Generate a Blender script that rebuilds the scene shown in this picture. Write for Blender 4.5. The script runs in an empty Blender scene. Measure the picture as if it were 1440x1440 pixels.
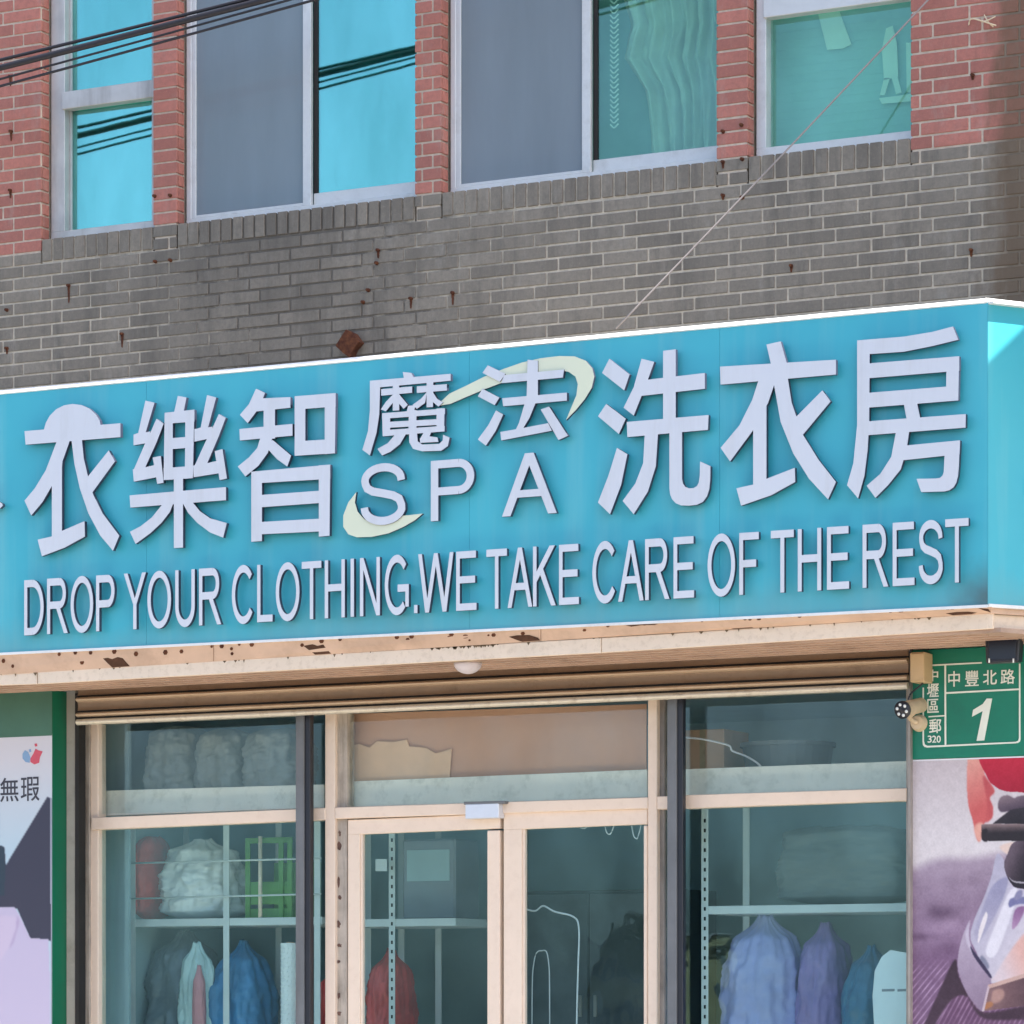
import bpy, bmesh, math, random
import numpy as np
from mathutils import Vector, Matrix, noise
from mathutils.geometry import delaunay_2d_cdt
random.seed(7)
R = math.radians
sc = bpy.context.scene
COL = sc.collection

# ------------------------------------------------------------------ camera
F = 5200.0; TH = R(27.5); HOR = 1430.0; ZC = 17.93; EYE = 1.5      # focal (px of the 1440 photo), yaw, horizon row
CX, CY = ZC*math.sin(TH), -ZC*math.cos(TH)
cam = bpy.data.cameras.new('camera'); cam_o = bpy.data.objects.new('camera', cam); COL.objects.link(cam_o)
cam_o.location = (CX, CY, EYE); cam_o.rotation_euler = (R(90), 0, TH)
cam.sensor_width = 36; cam.lens = 36*F/1440; cam.shift_y = (HOR-720)/1440
cam.clip_start = .1; cam.clip_end = 2000
sc.camera = cam_o

def W(px, py, y=0.0):
    """pixel of the photograph -> (x, z) on the vertical plane at depth y"""
    u = (px-720)/F; v = (HOR-py)/F
    dx = -math.sin(TH)+math.cos(TH)*u; dy = math.cos(TH)+math.sin(TH)*u
    t = (y-CY)/dy
    return (CX+t*dx, EYE+t*v)
def WX(px, y=0.0): return W(px, 700, y)[0]
def P3(px, py, y=0.0):
    x, z = W(px, py, y); return Vector((x, y, z))

# ------------------------------------------------------------------ light
SUN = Vector((.54, .045, .84)).normalized()          # towards the sun: high, from the right, just behind the wall plane
w = bpy.data.worlds.new('World'); sc.world = w; w.use_nodes = True
nt = w.node_tree; bg = nt.nodes['Background']
sky = nt.nodes.new('ShaderNodeTexSky'); sky.sky_type = 'NISHITA'; sky.sun_disc = False
sky.sun_elevation = math.asin(SUN.z); sky.sun_rotation = math.atan2(SUN.x, SUN.y)
sky.dust_density = 2.5; sky.air_density = .8; sky.ozone_density = .4
nt.links.new(sky.outputs[0], bg.inputs[0]); bg.inputs[1].default_value = .12
sl = bpy.data.lights.new('sun', 'SUN'); sl.energy = 4.2; sl.angle = R(.53); sl.color = (1, .95, .87)
so = bpy.data.objects.new('sun', sl); COL.objects.link(so); so.location = (20, 2, 30)
so.rotation_euler = (-SUN).to_track_quat('-Z', 'Y').to_euler()
vs = sc.view_settings
vs.view_transform = 'Standard'; vs.look = 'None'; vs.gamma = 1; vs.use_curve_mapping = False
vs.exposure = 1.7
sc.cycles.max_bounces = 10; sc.cycles.transparent_max_bounces = 16

# ------------------------------------------------------------------ materials
def srgb(r, g, b):
    f = lambda c: (c/255/12.92) if c/255 <= .04045 else ((c/255+.055)/1.055)**2.4
    return (f(r), f(g), f(b))
def newmat(name):
    m = bpy.data.materials.new(name); m.use_nodes = True
    return m, m.node_tree, m.node_tree.nodes['Principled BSDF']
def N(t, typ, **kw):
    n = t.nodes.new(typ)
    for k, v in kw.items(): setattr(n, k, v)
    return n
def noise_n(t, scale, detail=4, vec=None, rough=.6):
    n = N(t, 'ShaderNodeTexNoise'); n.inputs['Scale'].default_value = scale
    n.inputs['Detail'].default_value = detail; n.inputs['Roughness'].default_value = rough
    if vec is not None: t.links.new(vec, n.inputs['Vector'])
    return n.outputs['Fac']
def mapr(t, v, a, b, c=0, d=1):
    n = N(t, 'ShaderNodeMapRange'); n.clamp = True
    for i, x in enumerate((a, b, c, d)): n.inputs[i+1].default_value = x
    t.links.new(v, n.inputs[0]); return n.outputs[0]
def mth(t, op, a, b=None):
    n = N(t, 'ShaderNodeMath', operation=op)
    for i, x in enumerate((a, b)):
        if x is None: continue
        if isinstance(x, (int, float)): n.inputs[i].default_value = x
        else: t.links.new(x, n.inputs[i])
    return n.outputs[0]
def mixc(t, fac, a, b, blend='MIX'):
    n = N(t, 'ShaderNodeMix', data_type='RGBA', blend_type=blend)
    if isinstance(fac, (int, float)): n.inputs[0].default_value = fac
    else: t.links.new(fac, n.inputs[0])
    for i, x in ((6, a), (7, b)):
        if isinstance(x, tuple): n.inputs[i].default_value = (*x[:3], 1)
        else: t.links.new(x, n.inputs[i])
    return n.outputs[2]
def bumpn(t, h, strength, dist=.003):
    n = N(t, 'ShaderNodeBump'); n.inputs['Strength'].default_value = strength; n.inputs['Distance'].default_value = dist
    t.links.new(h, n.inputs['Height']); return n.outputs[0]
def wpos(t):
    return N(t, 'ShaderNodeNewGeometry').outputs['Position']
def scaled(t, v, s):
    n = N(t, 'ShaderNodeVectorMath', operation='MULTIPLY'); n.inputs[1].default_value = s
    t.links.new(v, n.inputs[0]); return n.outputs[0]
def pm(name, base, rough=.6, var=.12, scale=6, dirt=None, dirt_amt=0., dscale=5, bump=0., bscale=80, metal=0., spec=.5, streak=False, rnd=0.):
    m, t, p = newmat(name)
    v = wpos(t)
    f = noise_n(t, scale, 5, v)
    c = mixc(t, mapr(t, f, .3, .7), tuple(x*(1-var) for x in base), tuple(min(1, x*(1+var)) for x in base))
    if rnd:
        oi = N(t, 'ShaderNodeObjectInfo')
        c = mixc(t, mapr(t, oi.outputs['Random'], 0, 1, 0, rnd), c, tuple(x*.45 for x in base))
    if dirt:
        vv = scaled(t, v, (1, 1, .12)) if streak else v
        d = mapr(t, noise_n(t, dscale, 7, vv, .7), .5, .72, 0, dirt_amt)
        c = mixc(t, d, c, dirt)
    t.links.new(c, p.inputs['Base Color'])
    p.inputs['Roughness'].default_value = rough; p.inputs['Metallic'].default_value = metal
    p.inputs['Specular IOR Level'].default_value = spec
    if bump:
        t.links.new(bumpn(t, noise_n(t, bscale, 4, v), bump), p.inputs['Normal'])
    return m
def brick_mat(name, base, dark, soot):
    m, t, p = newmat(name); v = wpos(t)
    oi = N(t, 'ShaderNodeObjectInfo').outputs['Random']
    c = mixc(t, oi, tuple(x*.80 for x in base), tuple(x*1.18 for x in base))
    c = mixc(t, mapr(t, noise_n(t, 38, 6, v, .7), .42, .70, 0, .55), c, tuple(x*.60 for x in base))
    c = mixc(t, mapr(t, noise_n(t, 95, 4, v, .7), .55, .75, 0, .45), c, tuple(min(1, x*1.5) for x in base))
    # vertical washes of soot and pale lime, independent of the light
    wash = mapr(t, noise_n(t, 6, 6, scaled(t, v, (1, 1, .16)), .7), .48, .70, 0, soot)
    c = mixc(t, wash, c, dark)
    lime = mapr(t, noise_n(t, 11, 6, scaled(t, v, (1, 1, .30)), .75), .54, .74, 0, .34)
    c = mixc(t, lime, c, (.42, .40, .35))
    sx = N(t, 'ShaderNodeSeparateXYZ'); t.links.new(v, sx.inputs[0])
    # soot below the left windows, as on the joints
    a_ = mth(t, 'ABSOLUTE', mth(t, 'ADD', sx.outputs[0], 1.45))
    k_ = mth(t, 'ADD', mth(t, 'SUBTRACT', .75, a_), mapr(t, noise_n(t, 3, 6, scaled(t, v, (1, 1, .35)), .65), .3, .7, -.6, .6))
    c = mixc(t, mapr(t, k_, -.4, .9, 0, soot*.6), c, dark)
    edge = mth(t, 'ADD', sx.outputs[0], mapr(t, noise_n(t, 14, 5, scaled(t, v, (1, 1, .3))), .3, .7, -.07, .07))
    c = mixc(t, mapr(t, edge, 2.40, 2.52, 0, .72), c, (.13, .08, .038))      # rusty run-off at the corner
    t.links.new(c, p.inputs['Base Color'])
    p.inputs['Roughness'].default_value = .62
    t.links.new(bumpn(t, noise_n(t, 130, 5, v), .35, .002), p.inputs['Normal'])
    return m
def mortar_mat(name, light, dark, soot):
    m, t, p = newmat(name); v = wpos(t)
    sx = N(t, 'ShaderNodeSeparateXYZ'); t.links.new(v, sx.inputs[0])
    n1 = mapr(t, noise_n(t, 1.6, 4, v, .6), .3, .7, -.28, .28)
    n2 = mapr(t, noise_n(t, 9, 5, v, .7), .35, .65, -.28, .28)
    # soot washed from the sills in the middle of the wall: strongest round x=-1.2
    a = mth(t, 'ABSOLUTE', mth(t, 'ADD', sx.outputs[0], 1.15))
    k = mth(t, 'SUBTRACT', .85, a)
    k = mth(t, 'ADD', mth(t, 'ADD', k, n1), n2)
    fac = mapr(t, k, -.40, .45, 0, soot)
    c = mixc(t, mapr(t, noise_n(t, 30, 5, v), .3, .7), light, tuple(x*.7 for x in light))
    c = mixc(t, fac, c, dark)
    edge = mapr(t, sx.outputs[0], 2.40, 2.54, 0, .75)
    c = mixc(t, edge, c, (.10, .065, .035))
    t.links.new(c, p.inputs['Base Color']); p.inputs['Roughness'].default_value = .9
    t.links.new(bumpn(t, noise_n(t, 200, 4, v), .5, .002), p.inputs['Normal'])
    return m
def glass_mat(name, tint=(.85, .93, .93), refl=(.9, .97, 1), base=.06, rim=.6, wav=.0, rough=.0, film=0.):
    """thin window glass: transparent with a fresnel reflection and a little float waviness"""
    m = bpy.data.materials.new(name); m.use_nodes = True; t = m.node_tree; t.nodes.clear()
    out = N(t, 'ShaderNodeOutputMaterial'); tr = N(t, 'ShaderNodeBsdfTransparent'); gl = N(t, 'ShaderNodeBsdfGlossy')
    tr.inputs[0].default_value = (*tint, 1); gl.inputs['Color'].default_value = (*refl, 1); gl.inputs['Roughness'].default_value = rough
    lw = N(t, 'ShaderNodeLayerWeight'); lw.inputs[0].default_value = .12
    fac = mapr(t, lw.outputs['Fresnel'], 0, 1, base, rim)
    if film:      # uneven dust film and rain marks: the reflection comes and goes a little
        nz1 = noise_n(t, 2.6, 5, scaled(t, wpos(t), (1, 1, .35)), .6)
        fac = mth(t, 'MULTIPLY', fac, mapr(t, nz1, .3, .7, 1-film, 1+film))
    mx = N(t, 'ShaderNodeMixShader'); t.links.new(fac, mx.inputs[0]); t.links.new(tr.outputs[0], mx.inputs[1]); t.links.new(gl.outputs[0], mx.inputs[2])
    t.links.new(mx.outputs[0], out.inputs[0])
    if wav:
        t.links.new(bumpn(t, noise_n(t, 3.2, 2, wpos(t)), wav, .02), gl.inputs['Normal'])
    return m
def sheer_mat(name, col, alpha, rough=.8):
    m = bpy.data.materials.new(name); m.use_nodes = True; t = m.node_tree; t.nodes.clear()
    out = N(t, 'ShaderNodeOutputMaterial'); tr = N(t, 'ShaderNodeBsdfTransparent'); d = N(t, 'ShaderNodeBsdfPrincipled')
    v = wpos(t)
    t.links.new(mixc(t, mapr(t, noise_n(t, 4, 4, scaled(t, v, (1.2, 1, .2))), .3, .7), tuple(x*.93 for x in col), tuple(x*1.06 for x in col)), d.inputs['Base Color'])
    d.inputs['Roughness'].default_value = rough
    mx = N(t, 'ShaderNodeMixShader'); mx.inputs[0].default_value = alpha
    t.links.new(tr.outputs[0], mx.inputs[1]); t.links.new(d.outputs[0], mx.inputs[2]); t.links.new(mx.outputs[0], out.inputs[0])
    return m
def print_mat(name, rough=.45):
    m, t, p = newmat(name)
    a = N(t, 'ShaderNodeVertexColor', layer_name='ink'); t.links.new(a.outputs[0], p.inputs['Base Color'])
    p.inputs['Roughness'].default_value = rough
    return m
def rust_mat():
    m = bpy.data.materials.new('rust'); m.use_nodes = True; t = m.node_tree; p = t.nodes['Principled BSDF']; v = wpos(t)
    c = mixc(t, mapr(t, noise_n(t, 40, 5, v), .3, .7), (.05, .012, .006), (.16, .055, .02))
    t.links.new(c, p.inputs['Base Color']); p.inputs['Roughness'].default_value = .95
    return m

M = {}
M['grey_brick'] = brick_mat('grey_tile', (.245, .212, .166), (.08, .070, .056), .65)
M['red_brick'] = brick_mat('red_tile', (.46, .172, .128), (.28, .11, .08), .35)
M['mortar'] = mortar_mat('mortar', (.66, .58, .46), (.085, .076, .066), .88)
M['mortar_red'] = mortar_mat('mortar_pale', (.76, .64, .50), (.3, .25, .2), .3)
M['alu'] = pm('weathered_aluminium', (.55, .55, .53), .42, .12, 7, (.2, .18, .16), .5, 6, metal=.25, streak=True)
M['alu_white'] = pm('pale_aluminium', (.66, .67, .66), .4, .08, 7, (.3, .28, .25), .4, 7, metal=.2)
M['alu_grey'] = pm('grimy_aluminium', (.33, .30, .27), .5, .2, 7, (.10, .08, .06), .7, 6, metal=.2, streak=True)
M['coat_glass'] = glass_mat('coated_cyan_glass', (.66, .95, .91), (.38, .88, .82), .46, .9, .02, .03, .22)
M['green_glass'] = glass_mat('clear_green_glass', (.82, .97, .92), (.62, .92, .86), .09, .6, .02, .0, .3)
M['screen'] = sheer_mat('insect_screen', (.30, .36, .41), .58)
M['shop_glass'] = glass_mat('shop_glass', (.88, .965, .965), (.50, .78, .90), .056, .5, .05, .0, .5)
M['transom_glass'] = glass_mat('transom_glass', (.94, .97, .96), (.62, .80, .88), .036, .5, .05, .0, .5)
M['cream'] = pm('cream_enamel', (.87, .71, .57), .42, .03, 5, (.55, .38, .25), .16, 24, bump=.05, bscale=60)
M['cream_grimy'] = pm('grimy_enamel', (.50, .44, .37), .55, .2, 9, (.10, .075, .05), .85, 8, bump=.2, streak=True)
M['post_grey'] = pm('grey_steel_post', (.16, .17, .18), .5, .15, 5, (.07, .06, .05), .5, 6, streak=True)
M['shutter'] = pm('shutter_bead_lit', (.60, .46, .32), .33, .10, 9, (.28, .18, .1), .5, 9, metal=.35, bump=.06)  # beads paler than the flats, their highlight put into the colour
M['shutter_flat'] = pm('shutter_flat_shaded', (.27, .185, .12), .42, .12, 9, (.12, .07, .035), .6, 9, metal=.35, bump=.06)  # same bronze darkened, the shade between beads put into the colour
M['shutter_bar'] = pm('shutter_bottom_bar', (.70, .64, .52), .4, .12, 9, (.22, .15, .08), .7, 9, metal=.3)
M['dark'] = pm('black_gap', (.02, .018, .016), .8, .2)
M['sign_cyan'] = None
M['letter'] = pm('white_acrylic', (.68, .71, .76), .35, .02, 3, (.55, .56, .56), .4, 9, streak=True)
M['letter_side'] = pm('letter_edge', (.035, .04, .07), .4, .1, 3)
M['swoosh'] = pm('pale_yellow_acrylic', (.76, .80, .60), .35, .03, 3)
M['trim_white'] = pm('white_trim', (.85, .86, .84), .5, .04, 6, (.45, .42, .36), .35, 8)
M['fascia'] = pm('cream_fascia', (.84, .69, .53), .6, .04, 5, (.45, .33, .2), .35, 30, bump=.12, bscale=50)
M['salmon'] = pm('salmon_board', (.62, .43, .31), .65, .10, 5, (.36, .23, .15), .5, 4, bump=.15)
M['soffit'] = pm('soffit_board', (.50, .35, .26), .6, .14, 4, (.27, .17, .11), .6, 3, bump=.1)
M['rust'] = rust_mat()
M['grime'] = pm('grime', (.16, .11, .06), .9, .4, 30)
M['hole'] = pm('rotted_gap', (.075, .032, .016), .95, .4, 20)
M['plaster'] = pm('plaster', (.52, .47, .40), .85, .12, 4, (.22, .18, .13), .6, 4, bump=.3)
M['room'] = pm('room_paint', (.42, .56, .60), .8, .08, 2)
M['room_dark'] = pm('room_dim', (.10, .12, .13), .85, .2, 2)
M['floor'] = pm('floor_tile', (.35, .34, .32), .5, .1, 3)
M['green'] = pm('green_enamel', (.004, .19, .11), .4, .08, 4, (.01, .10, .07), .5, 3)
M['green_side'] = pm('green_side', (.004, .17, .085), .45, .08, 4)
M['green_film'] = pm('greyish_green_film', (.055, .15, .10), .5, .1, 5)  # darker, greyer green than the box sides
M['number_white'] = pm('reflective_white', (.78, .80, .68), .5, .05, 9)
M['ink'] = pm('dark_ink', (.045, .045, .06), .6, .1)
M['ink_brown'] = pm('faded_ink', (.13, .075, .06), .8, .3, 30)
M['ink_red'] = pm('ink_red', (.62, .09, .13), .5, .1); M['ink_blue'] = pm('ink_blue', (.22, .36, .55), .5, .15)
M['print'] = print_mat('poster_print')
M['tan_box'] = pm('tan_plastic', (.55, .39, .21), .5, .08, 8, (.3, .19, .1), .4, 9)
M['beige'] = pm('beige_plastic', (.58, .46, .30), .5, .1, 12, (.25, .17, .09), .5, 14)
M['black'] = pm('black_plastic', (.018, .02, .028), .38, .1)
M['flood_lens'] = pm('flood_lens', (.012, .016, .03), .25, .1)
M['led'] = pm('led_lens', (.82, .85, .82), .2, .02)
M['white_pl'] = pm('white_plastic', (.80, .79, .80), .35, .04, 9)
M['lamp_glass'] = pm('dusty_lamp_glass', (.66, .60, .62), .35, .06, 30, (.45, .38, .36), .4, 30)
M['closer'] = pm('closer_metal', (.72, .76, .84), .3, .05, 9, metal=.3)
M['cable'] = pm('black_cable', (.022, .02, .026), .55, .1)
M['cable_pale'] = pm('pale_cable', (.34, .30, .28), .6, .1)
M['straw'] = pm('straw', (.75, .62, .42), .7, .1)
M['mint'] = pm('mint_ledge', (.86, .84, .74), .5, .06, 5, (.40, .42, .34), .5, 11)
M['kraft'] = pm('brown_paper', (.62, .345, .235), .8, .06, 3)
M['carton'] = pm('carton', (.78, .50, .33), .8, .1, 4)
M['rack'] = pm('white_rack', (.70, .74, .74), .45, .05, 5)
M['plastic_clear'] = sheer_mat('clear_plastic', (.60, .66, .64), .62, .3)
M['plastic_white'] = pm('white_bag_film', (.92, .95, .96), .35, .06, 9, bump=.35, bscale=30)
M['bag_red'] = pm('red_bag', (.74, .10, .09), .45, .15, 6, bump=.35, bscale=30)
M['bag_lilac'] = pm('lilac_bag', (.44, .46, .80), .3, .12, 4, (.62, .60, .84), .5, 7, bump=.35, bscale=30)
M['bag_purple'] = pm('purple_bag', (.33, .24, .52), .3, .15, 5, bump=.35, bscale=30)
M['bag_blue'] = pm('blue_bag', (.07, .25, .48), .28, .2, 5, bump=.35, bscale=30)
M['bag_navy'] = pm('dark_blue_bag', (.06, .20, .34), .3, .2, 5, bump=.35, bscale=30)
M['bag_grey'] = pm('grey_bag', (.16, .20, .23), .35, .2, 4, bump=.35, bscale=30)
M['bag_mint'] = pm('mint_bag', (.55, .72, .72), .5, .15, 9, bump=.35, bscale=30)
M['bag_pink'] = pm('pink_bag', (.62, .27, .30), .5, .15, 5, bump=.35, bscale=30)
M['crate'] = pm('green_crate', (.12, .30, .08), .5, .15, 6)
M['machine'] = pm('grey_machine', (.26, .28, .32), .4, .06, 4)
M['drum'] = pm('grey_drum', (.14, .17, .17), .55, .1, 4)
M['paper'] = pm('white_paper', (.78, .82, .84), .6, .03, 8)
M['curtain_green'] = pm('green_curtain', (.74, .82, .68), .8, .12, 6)
M['blind_teal'] = pm('teal_blind', (.36, .60, .52), .8, .10, 4)
M['pattern_pale'] = pm('pale_applique', (.72, .88, .68), .8, .06, 6)
M['teal_backing'] = pm('teal_backing', (.30, .62, .58), .85, .08, 2)
M['lace'] = pm('lace_tape', (.80, .90, .80), .8, .05, 30)
M['asphalt'] = pm('asphalt', (.06, .06, .062), .85, .2, 3, bump=.4, bscale=120)
M['pave'] = pm('pavement', (.52, .46, .38), .8, .10, 2, (.36, .31, .25), .4, 2, bump=.2)
M['kerb'] = pm('kerb', (.42, .40, .36), .8, .1)
M['line'] = pm('road_paint', (.75, .75, .72), .6, .1)
M['house'] = pm('house_wall', (.34, .29, .15), .85, .1, 1)
M['house2'] = pm('pale_tile_wall', (.55, .53, .50), .8, .1, 1)
M['leaf'] = pm('leaf', (.10, .13, .05), .6, .3, 4); M['bark'] = pm('bark', (.12, .09, .06), .9, .2)
M['roof'] = pm('roof_slab', (.3, .29, .28), .85, .1)

def sign_material():
    m, t, p = newmat('cyan_vinyl'); v = wpos(t)
    c = mixc(t, mapr(t, noise_n(t, 1.3, 4, v), .3, .7), (.052, .455, .565), (.068, .505, .605))
    st = mapr(t, noise_n(t, 7, 5, scaled(t, v, (1, 1, .06)), .6), .50, .72, 0, .34)      # faint rain streaks
    c = mixc(t, st, c, (.22, .56, .60))
    sx = N(t, 'ShaderNodeSeparateXYZ'); t.links.new(v, sx.inputs[0])
    g = mth(t, 'ADD', sx.outputs[2], mapr(t, noise_n(t, 2.5, 6, scaled(t, v, (1, 1, .5))), .3, .7, -.08, .08))
    c = mixc(t, mapr(t, g, 3.29, 3.47, .5, 0), c, (.17, .33, .35))                       # splash dirt on the lower edge
    # soot patch in the lower right corner
    d = N(t, 'ShaderNodeVectorMath', operation='DISTANCE'); t.links.new(v, d.inputs[0]); d.inputs[1].default_value = (2.68, -.62, 3.33)
    dd = mth(t, 'ADD', d.outputs['Value'], mapr(t, noise_n(t, 7, 3, v), .3, .7, -.03, .03))
    dd = mth(t, 'ADD', dd, mapr(t, sx.outputs[1], -.6199, -.617, 0, 1))
    c = mixc(t, mapr(t, dd, .0, .22, .8, 0), c, (.075, .085, .08))
    t.links.new(c, p.inputs['Base Color']); p.inputs['Roughness'].default_value = .38
    t.links.new(bumpn(t, noise_n(t, 1.6, 3, v), .15, .02), p.inputs['Normal'])
    return m
M['sign_cyan'] = sign_material()

# ------------------------------------------------------------------ builders
def link(name, me, mat, parent=None, loc=None, smooth=False):
    o = bpy.data.objects.new(name, me); COL.objects.link(o)
    if mat is not None:
        for mm in (mat if isinstance(mat, (list, tuple)) else [mat]):
            if len(me.materials) < (len(mat) if isinstance(mat, (list, tuple)) else 1): me.materials.append(mm)
    if smooth:
        for p in me.polygons: p.use_smooth = True
    if loc is not None: o.location = loc
    if parent is not None: o.parent = parent
    return o
def from_bm(name, bm, mat, parent=None, smooth=False):
    me = bpy.data.meshes.new(name); bm.normal_update(); bm.to_mesh(me); bm.free()
    return link(name, me, mat, parent, smooth=smooth)
def tag(o, label, cat, group=None):
    o['label'] = label; o['category'] = cat
    if group: o['group'] = group
    return o
def struct(o): o['kind'] = 'structure'; return o
def empty(name, loc=(0, 0, 0)):
    # parts are laid out in world coordinates, so the empty keeps the thing's base in a property-free way
    o = bpy.data.objects.new(name, None); COL.objects.link(o); o.location = loc; o.empty_display_size = .1
    return o
def adopt(root):
    """keep children where they were laid out although the root sits at the thing's base"""
    bpy.context.view_layer.update()
    for c in root.children: c.matrix_parent_inverse = Matrix.Translation(root.location).inverted()
def bm_box(bm, x0, x1, y0, y1, z0, z1, bev=0.0):
    b = bmesh.new()
    vs_ = [b.verts.new(c) for c in ((x0,y0,z0),(x1,y0,z0),(x1,y1,z0),(x0,y1,z0),(x0,y0,z1),(x1,y0,z1),(x1,y1,z1),(x0,y1,z1))]
    for f in ((0,3,2,1),(4,5,6,7),(0,1,5,4),(1,2,6,5),(2,3,7,6),(3,0,4,7)): b.faces.new([vs_[i] for i in f])
    if bev: bmesh.ops.bevel(b, geom=b.edges[:], offset=bev, segments=1, affect='EDGES', profile=.5)
    tmp = bpy.data.meshes.new('tmp'); b.to_mesh(tmp); b.free(); bm.from_mesh(tmp); bpy.data.meshes.remove(tmp)
def box(name, x0, x1, y0, y1, z0, z1, mat, parent=None, bev=0.0):
    bm = bmesh.new(); bm_box(bm, min(x0,x1), max(x0,x1), min(y0,y1), max(y0,y1), min(z0,z1), max(z0,z1), bev)
    return from_bm(name, bm, mat, parent)
def prism(name, pts, y0, y1, mat, parent=None, bev=0.0):
    """polygon in (x, z), convex or not, thickened from depth y0 (front) to y1 (back)"""
    bm = bmesh.new()
    a = [bm.verts.new((x, y0, z)) for x, z in pts]; b = [bm.verts.new((x, y1, z)) for x, z in pts]
    area = sum(pts[i][0]*pts[(i+1) % len(pts)][1]-pts[(i+1) % len(pts)][0]*pts[i][1] for i in range(len(pts)))
    n = len(pts)
    if area < 0: a.reverse(); b.reverse()
    bm.faces.new(a); bm.faces.new(b[::-1])
    for i in range(n): bm.faces.new((a[(i+1) % n], a[i], b[i], b[(i+1) % n]))
    if bev: bmesh.ops.bevel(bm, geom=[e for e in bm.edges], offset=bev, segments=1, affect='EDGES')
    return from_bm(name, bm, mat, parent)
def pxprism(name, pix, y0, y1, mat, parent=None, bev=0.0):
    return prism(name, [W(a, b, y0) for a, b in pix], y0, y1, mat, parent, bev)
def hexa(name, c8, mat, parent=None):
    """8 corners: 4 of the bottom ring then 4 of the top ring"""
    bm = bmesh.new(); v = [bm.verts.new(c) for c in c8]
    for f in ((0,3,2,1),(4,5,6,7),(0,1,5,4),(1,2,6,5),(2,3,7,6),(3,0,4,7)): bm.faces.new([v[i] for i in f])
    bmesh.ops.recalc_face_normals(bm, faces=bm.faces[:])
    return from_bm(name, bm, mat, parent)
def tube(name, pts, r, mat, parent=None, seg=8, cap=True):
    pts = [Vector(p) for p in pts]; bm = bmesh.new(); rings = []
    for i, p in enumerate(pts):
        d = (pts[min(i+1, len(pts)-1)]-pts[max(i-1, 0)]).normalized()
        u = d.cross(Vector((0, 0, 1)) if abs(d.z) < .9 else Vector((1, 0, 0))).normalized(); v = d.cross(u)
        rr = r[i] if isinstance(r, (list, tuple)) else r
        rings.append([bm.verts.new(p+u*rr*math.cos(2*math.pi*k/seg)+v*rr*math.sin(2*math.pi*k/seg)) for k in range(seg)])
    for a, b in zip(rings, rings[1:]):
        for k in range(seg): bm.faces.new((a[k], a[(k+1) % seg], b[(k+1) % seg], b[k]))
    if cap: bm.faces.new(rings[0][::-1]); bm.faces.new(rings[-1])
    bmesh.ops.recalc_face_normals(bm, faces=bm.faces[:])
    return from_bm(name, bm, mat, parent, smooth=True)
def smooth_path(pts, n=8):
    """Catmull-Rom through the points"""
    P = [Vector(p) for p in pts]; P = [P[0]*2-P[1]]+P+[P[-1]*2-P[-2]]; out = []
    for i in range(1, len(P)-2):
        for k in range(n):
            t = k/n; a, b, c, d = P[i-1], P[i], P[i+1], P[i+2]
            out.append(.5*((2*b)+(-a+c)*t+(2*a-5*b+4*c-d)*t*t+(-a+3*b-3*c+d)*t**3))
    return out+[P[-2]]
def union_mesh(name, polys, yf, yb, mats, parent=None, px=True):
    """union of overlapping outlines (pixels or x,z) as one solid plate: front at yf, back at yb; material 0 front, 1 edge"""
    verts, faces = [], []
    for poly in polys:
        q = [W(a, b, yf) for a, b in poly] if px else poly
        ar = sum(q[i][0]*q[(i+1) % len(q)][1]-q[(i+1) % len(q)][0]*q[i][1] for i in range(len(q)))
        if ar < 0: q = q[::-1]
        k = len(verts); verts += [Vector(p) for p in q]; faces.append(list(range(k, k+len(q))))
    v, e, f, _vo, _eo, fo = delaunay_2d_cdt(verts, [], faces, 1, 1e-5)
    f = [t for t, o_ in zip(f, fo) if o_]          # drop the enclosed holes
    bm = bmesh.new()
    fv = [bm.verts.new((p.x, yf, p.y)) for p in v]; bv = [bm.verts.new((p.x, yb, p.y)) for p in v]
    cnt = {}
    for t in f:
        a = sum(v[t[i]].x*v[t[(i+1) % len(t)]].y-v[t[(i+1) % len(t)]].x*v[t[i]].y for i in range(len(t)))
        t = list(t) if a > 0 else list(t)[::-1]
        bm.faces.new([fv[i] for i in t]).material_index = 0
        bm.faces.new([bv[i] for i in t][::-1]).material_index = 1
        for i in range(len(t)):
            cnt[(t[i], t[(i+1) % len(t)])] = 1
    for (a, b) in cnt:
        if (b, a) not in cnt: bm.faces.new((fv[b], fv[a], bv[a], bv[b])).material_index = 1
    for x in [x for x in bm.verts if not x.link_faces]: bm.verts.remove(x)
    return from_bm(name, bm, mats, parent)
def text_mesh(ch):
    cu = bpy.data.curves.new('t', 'FONT'); cu.body = ch; cu.resolution_u = 3
    t = bpy.data.objects.new('t', cu); COL.objects.link(t); bpy.context.view_layer.update()
    me = bpy.data.meshes.new_from_object(t.evaluated_get(bpy.context.evaluated_depsgraph_get()))
    bpy.data.objects.remove(t); bpy.data.curves.remove(cu)
    return me
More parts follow.
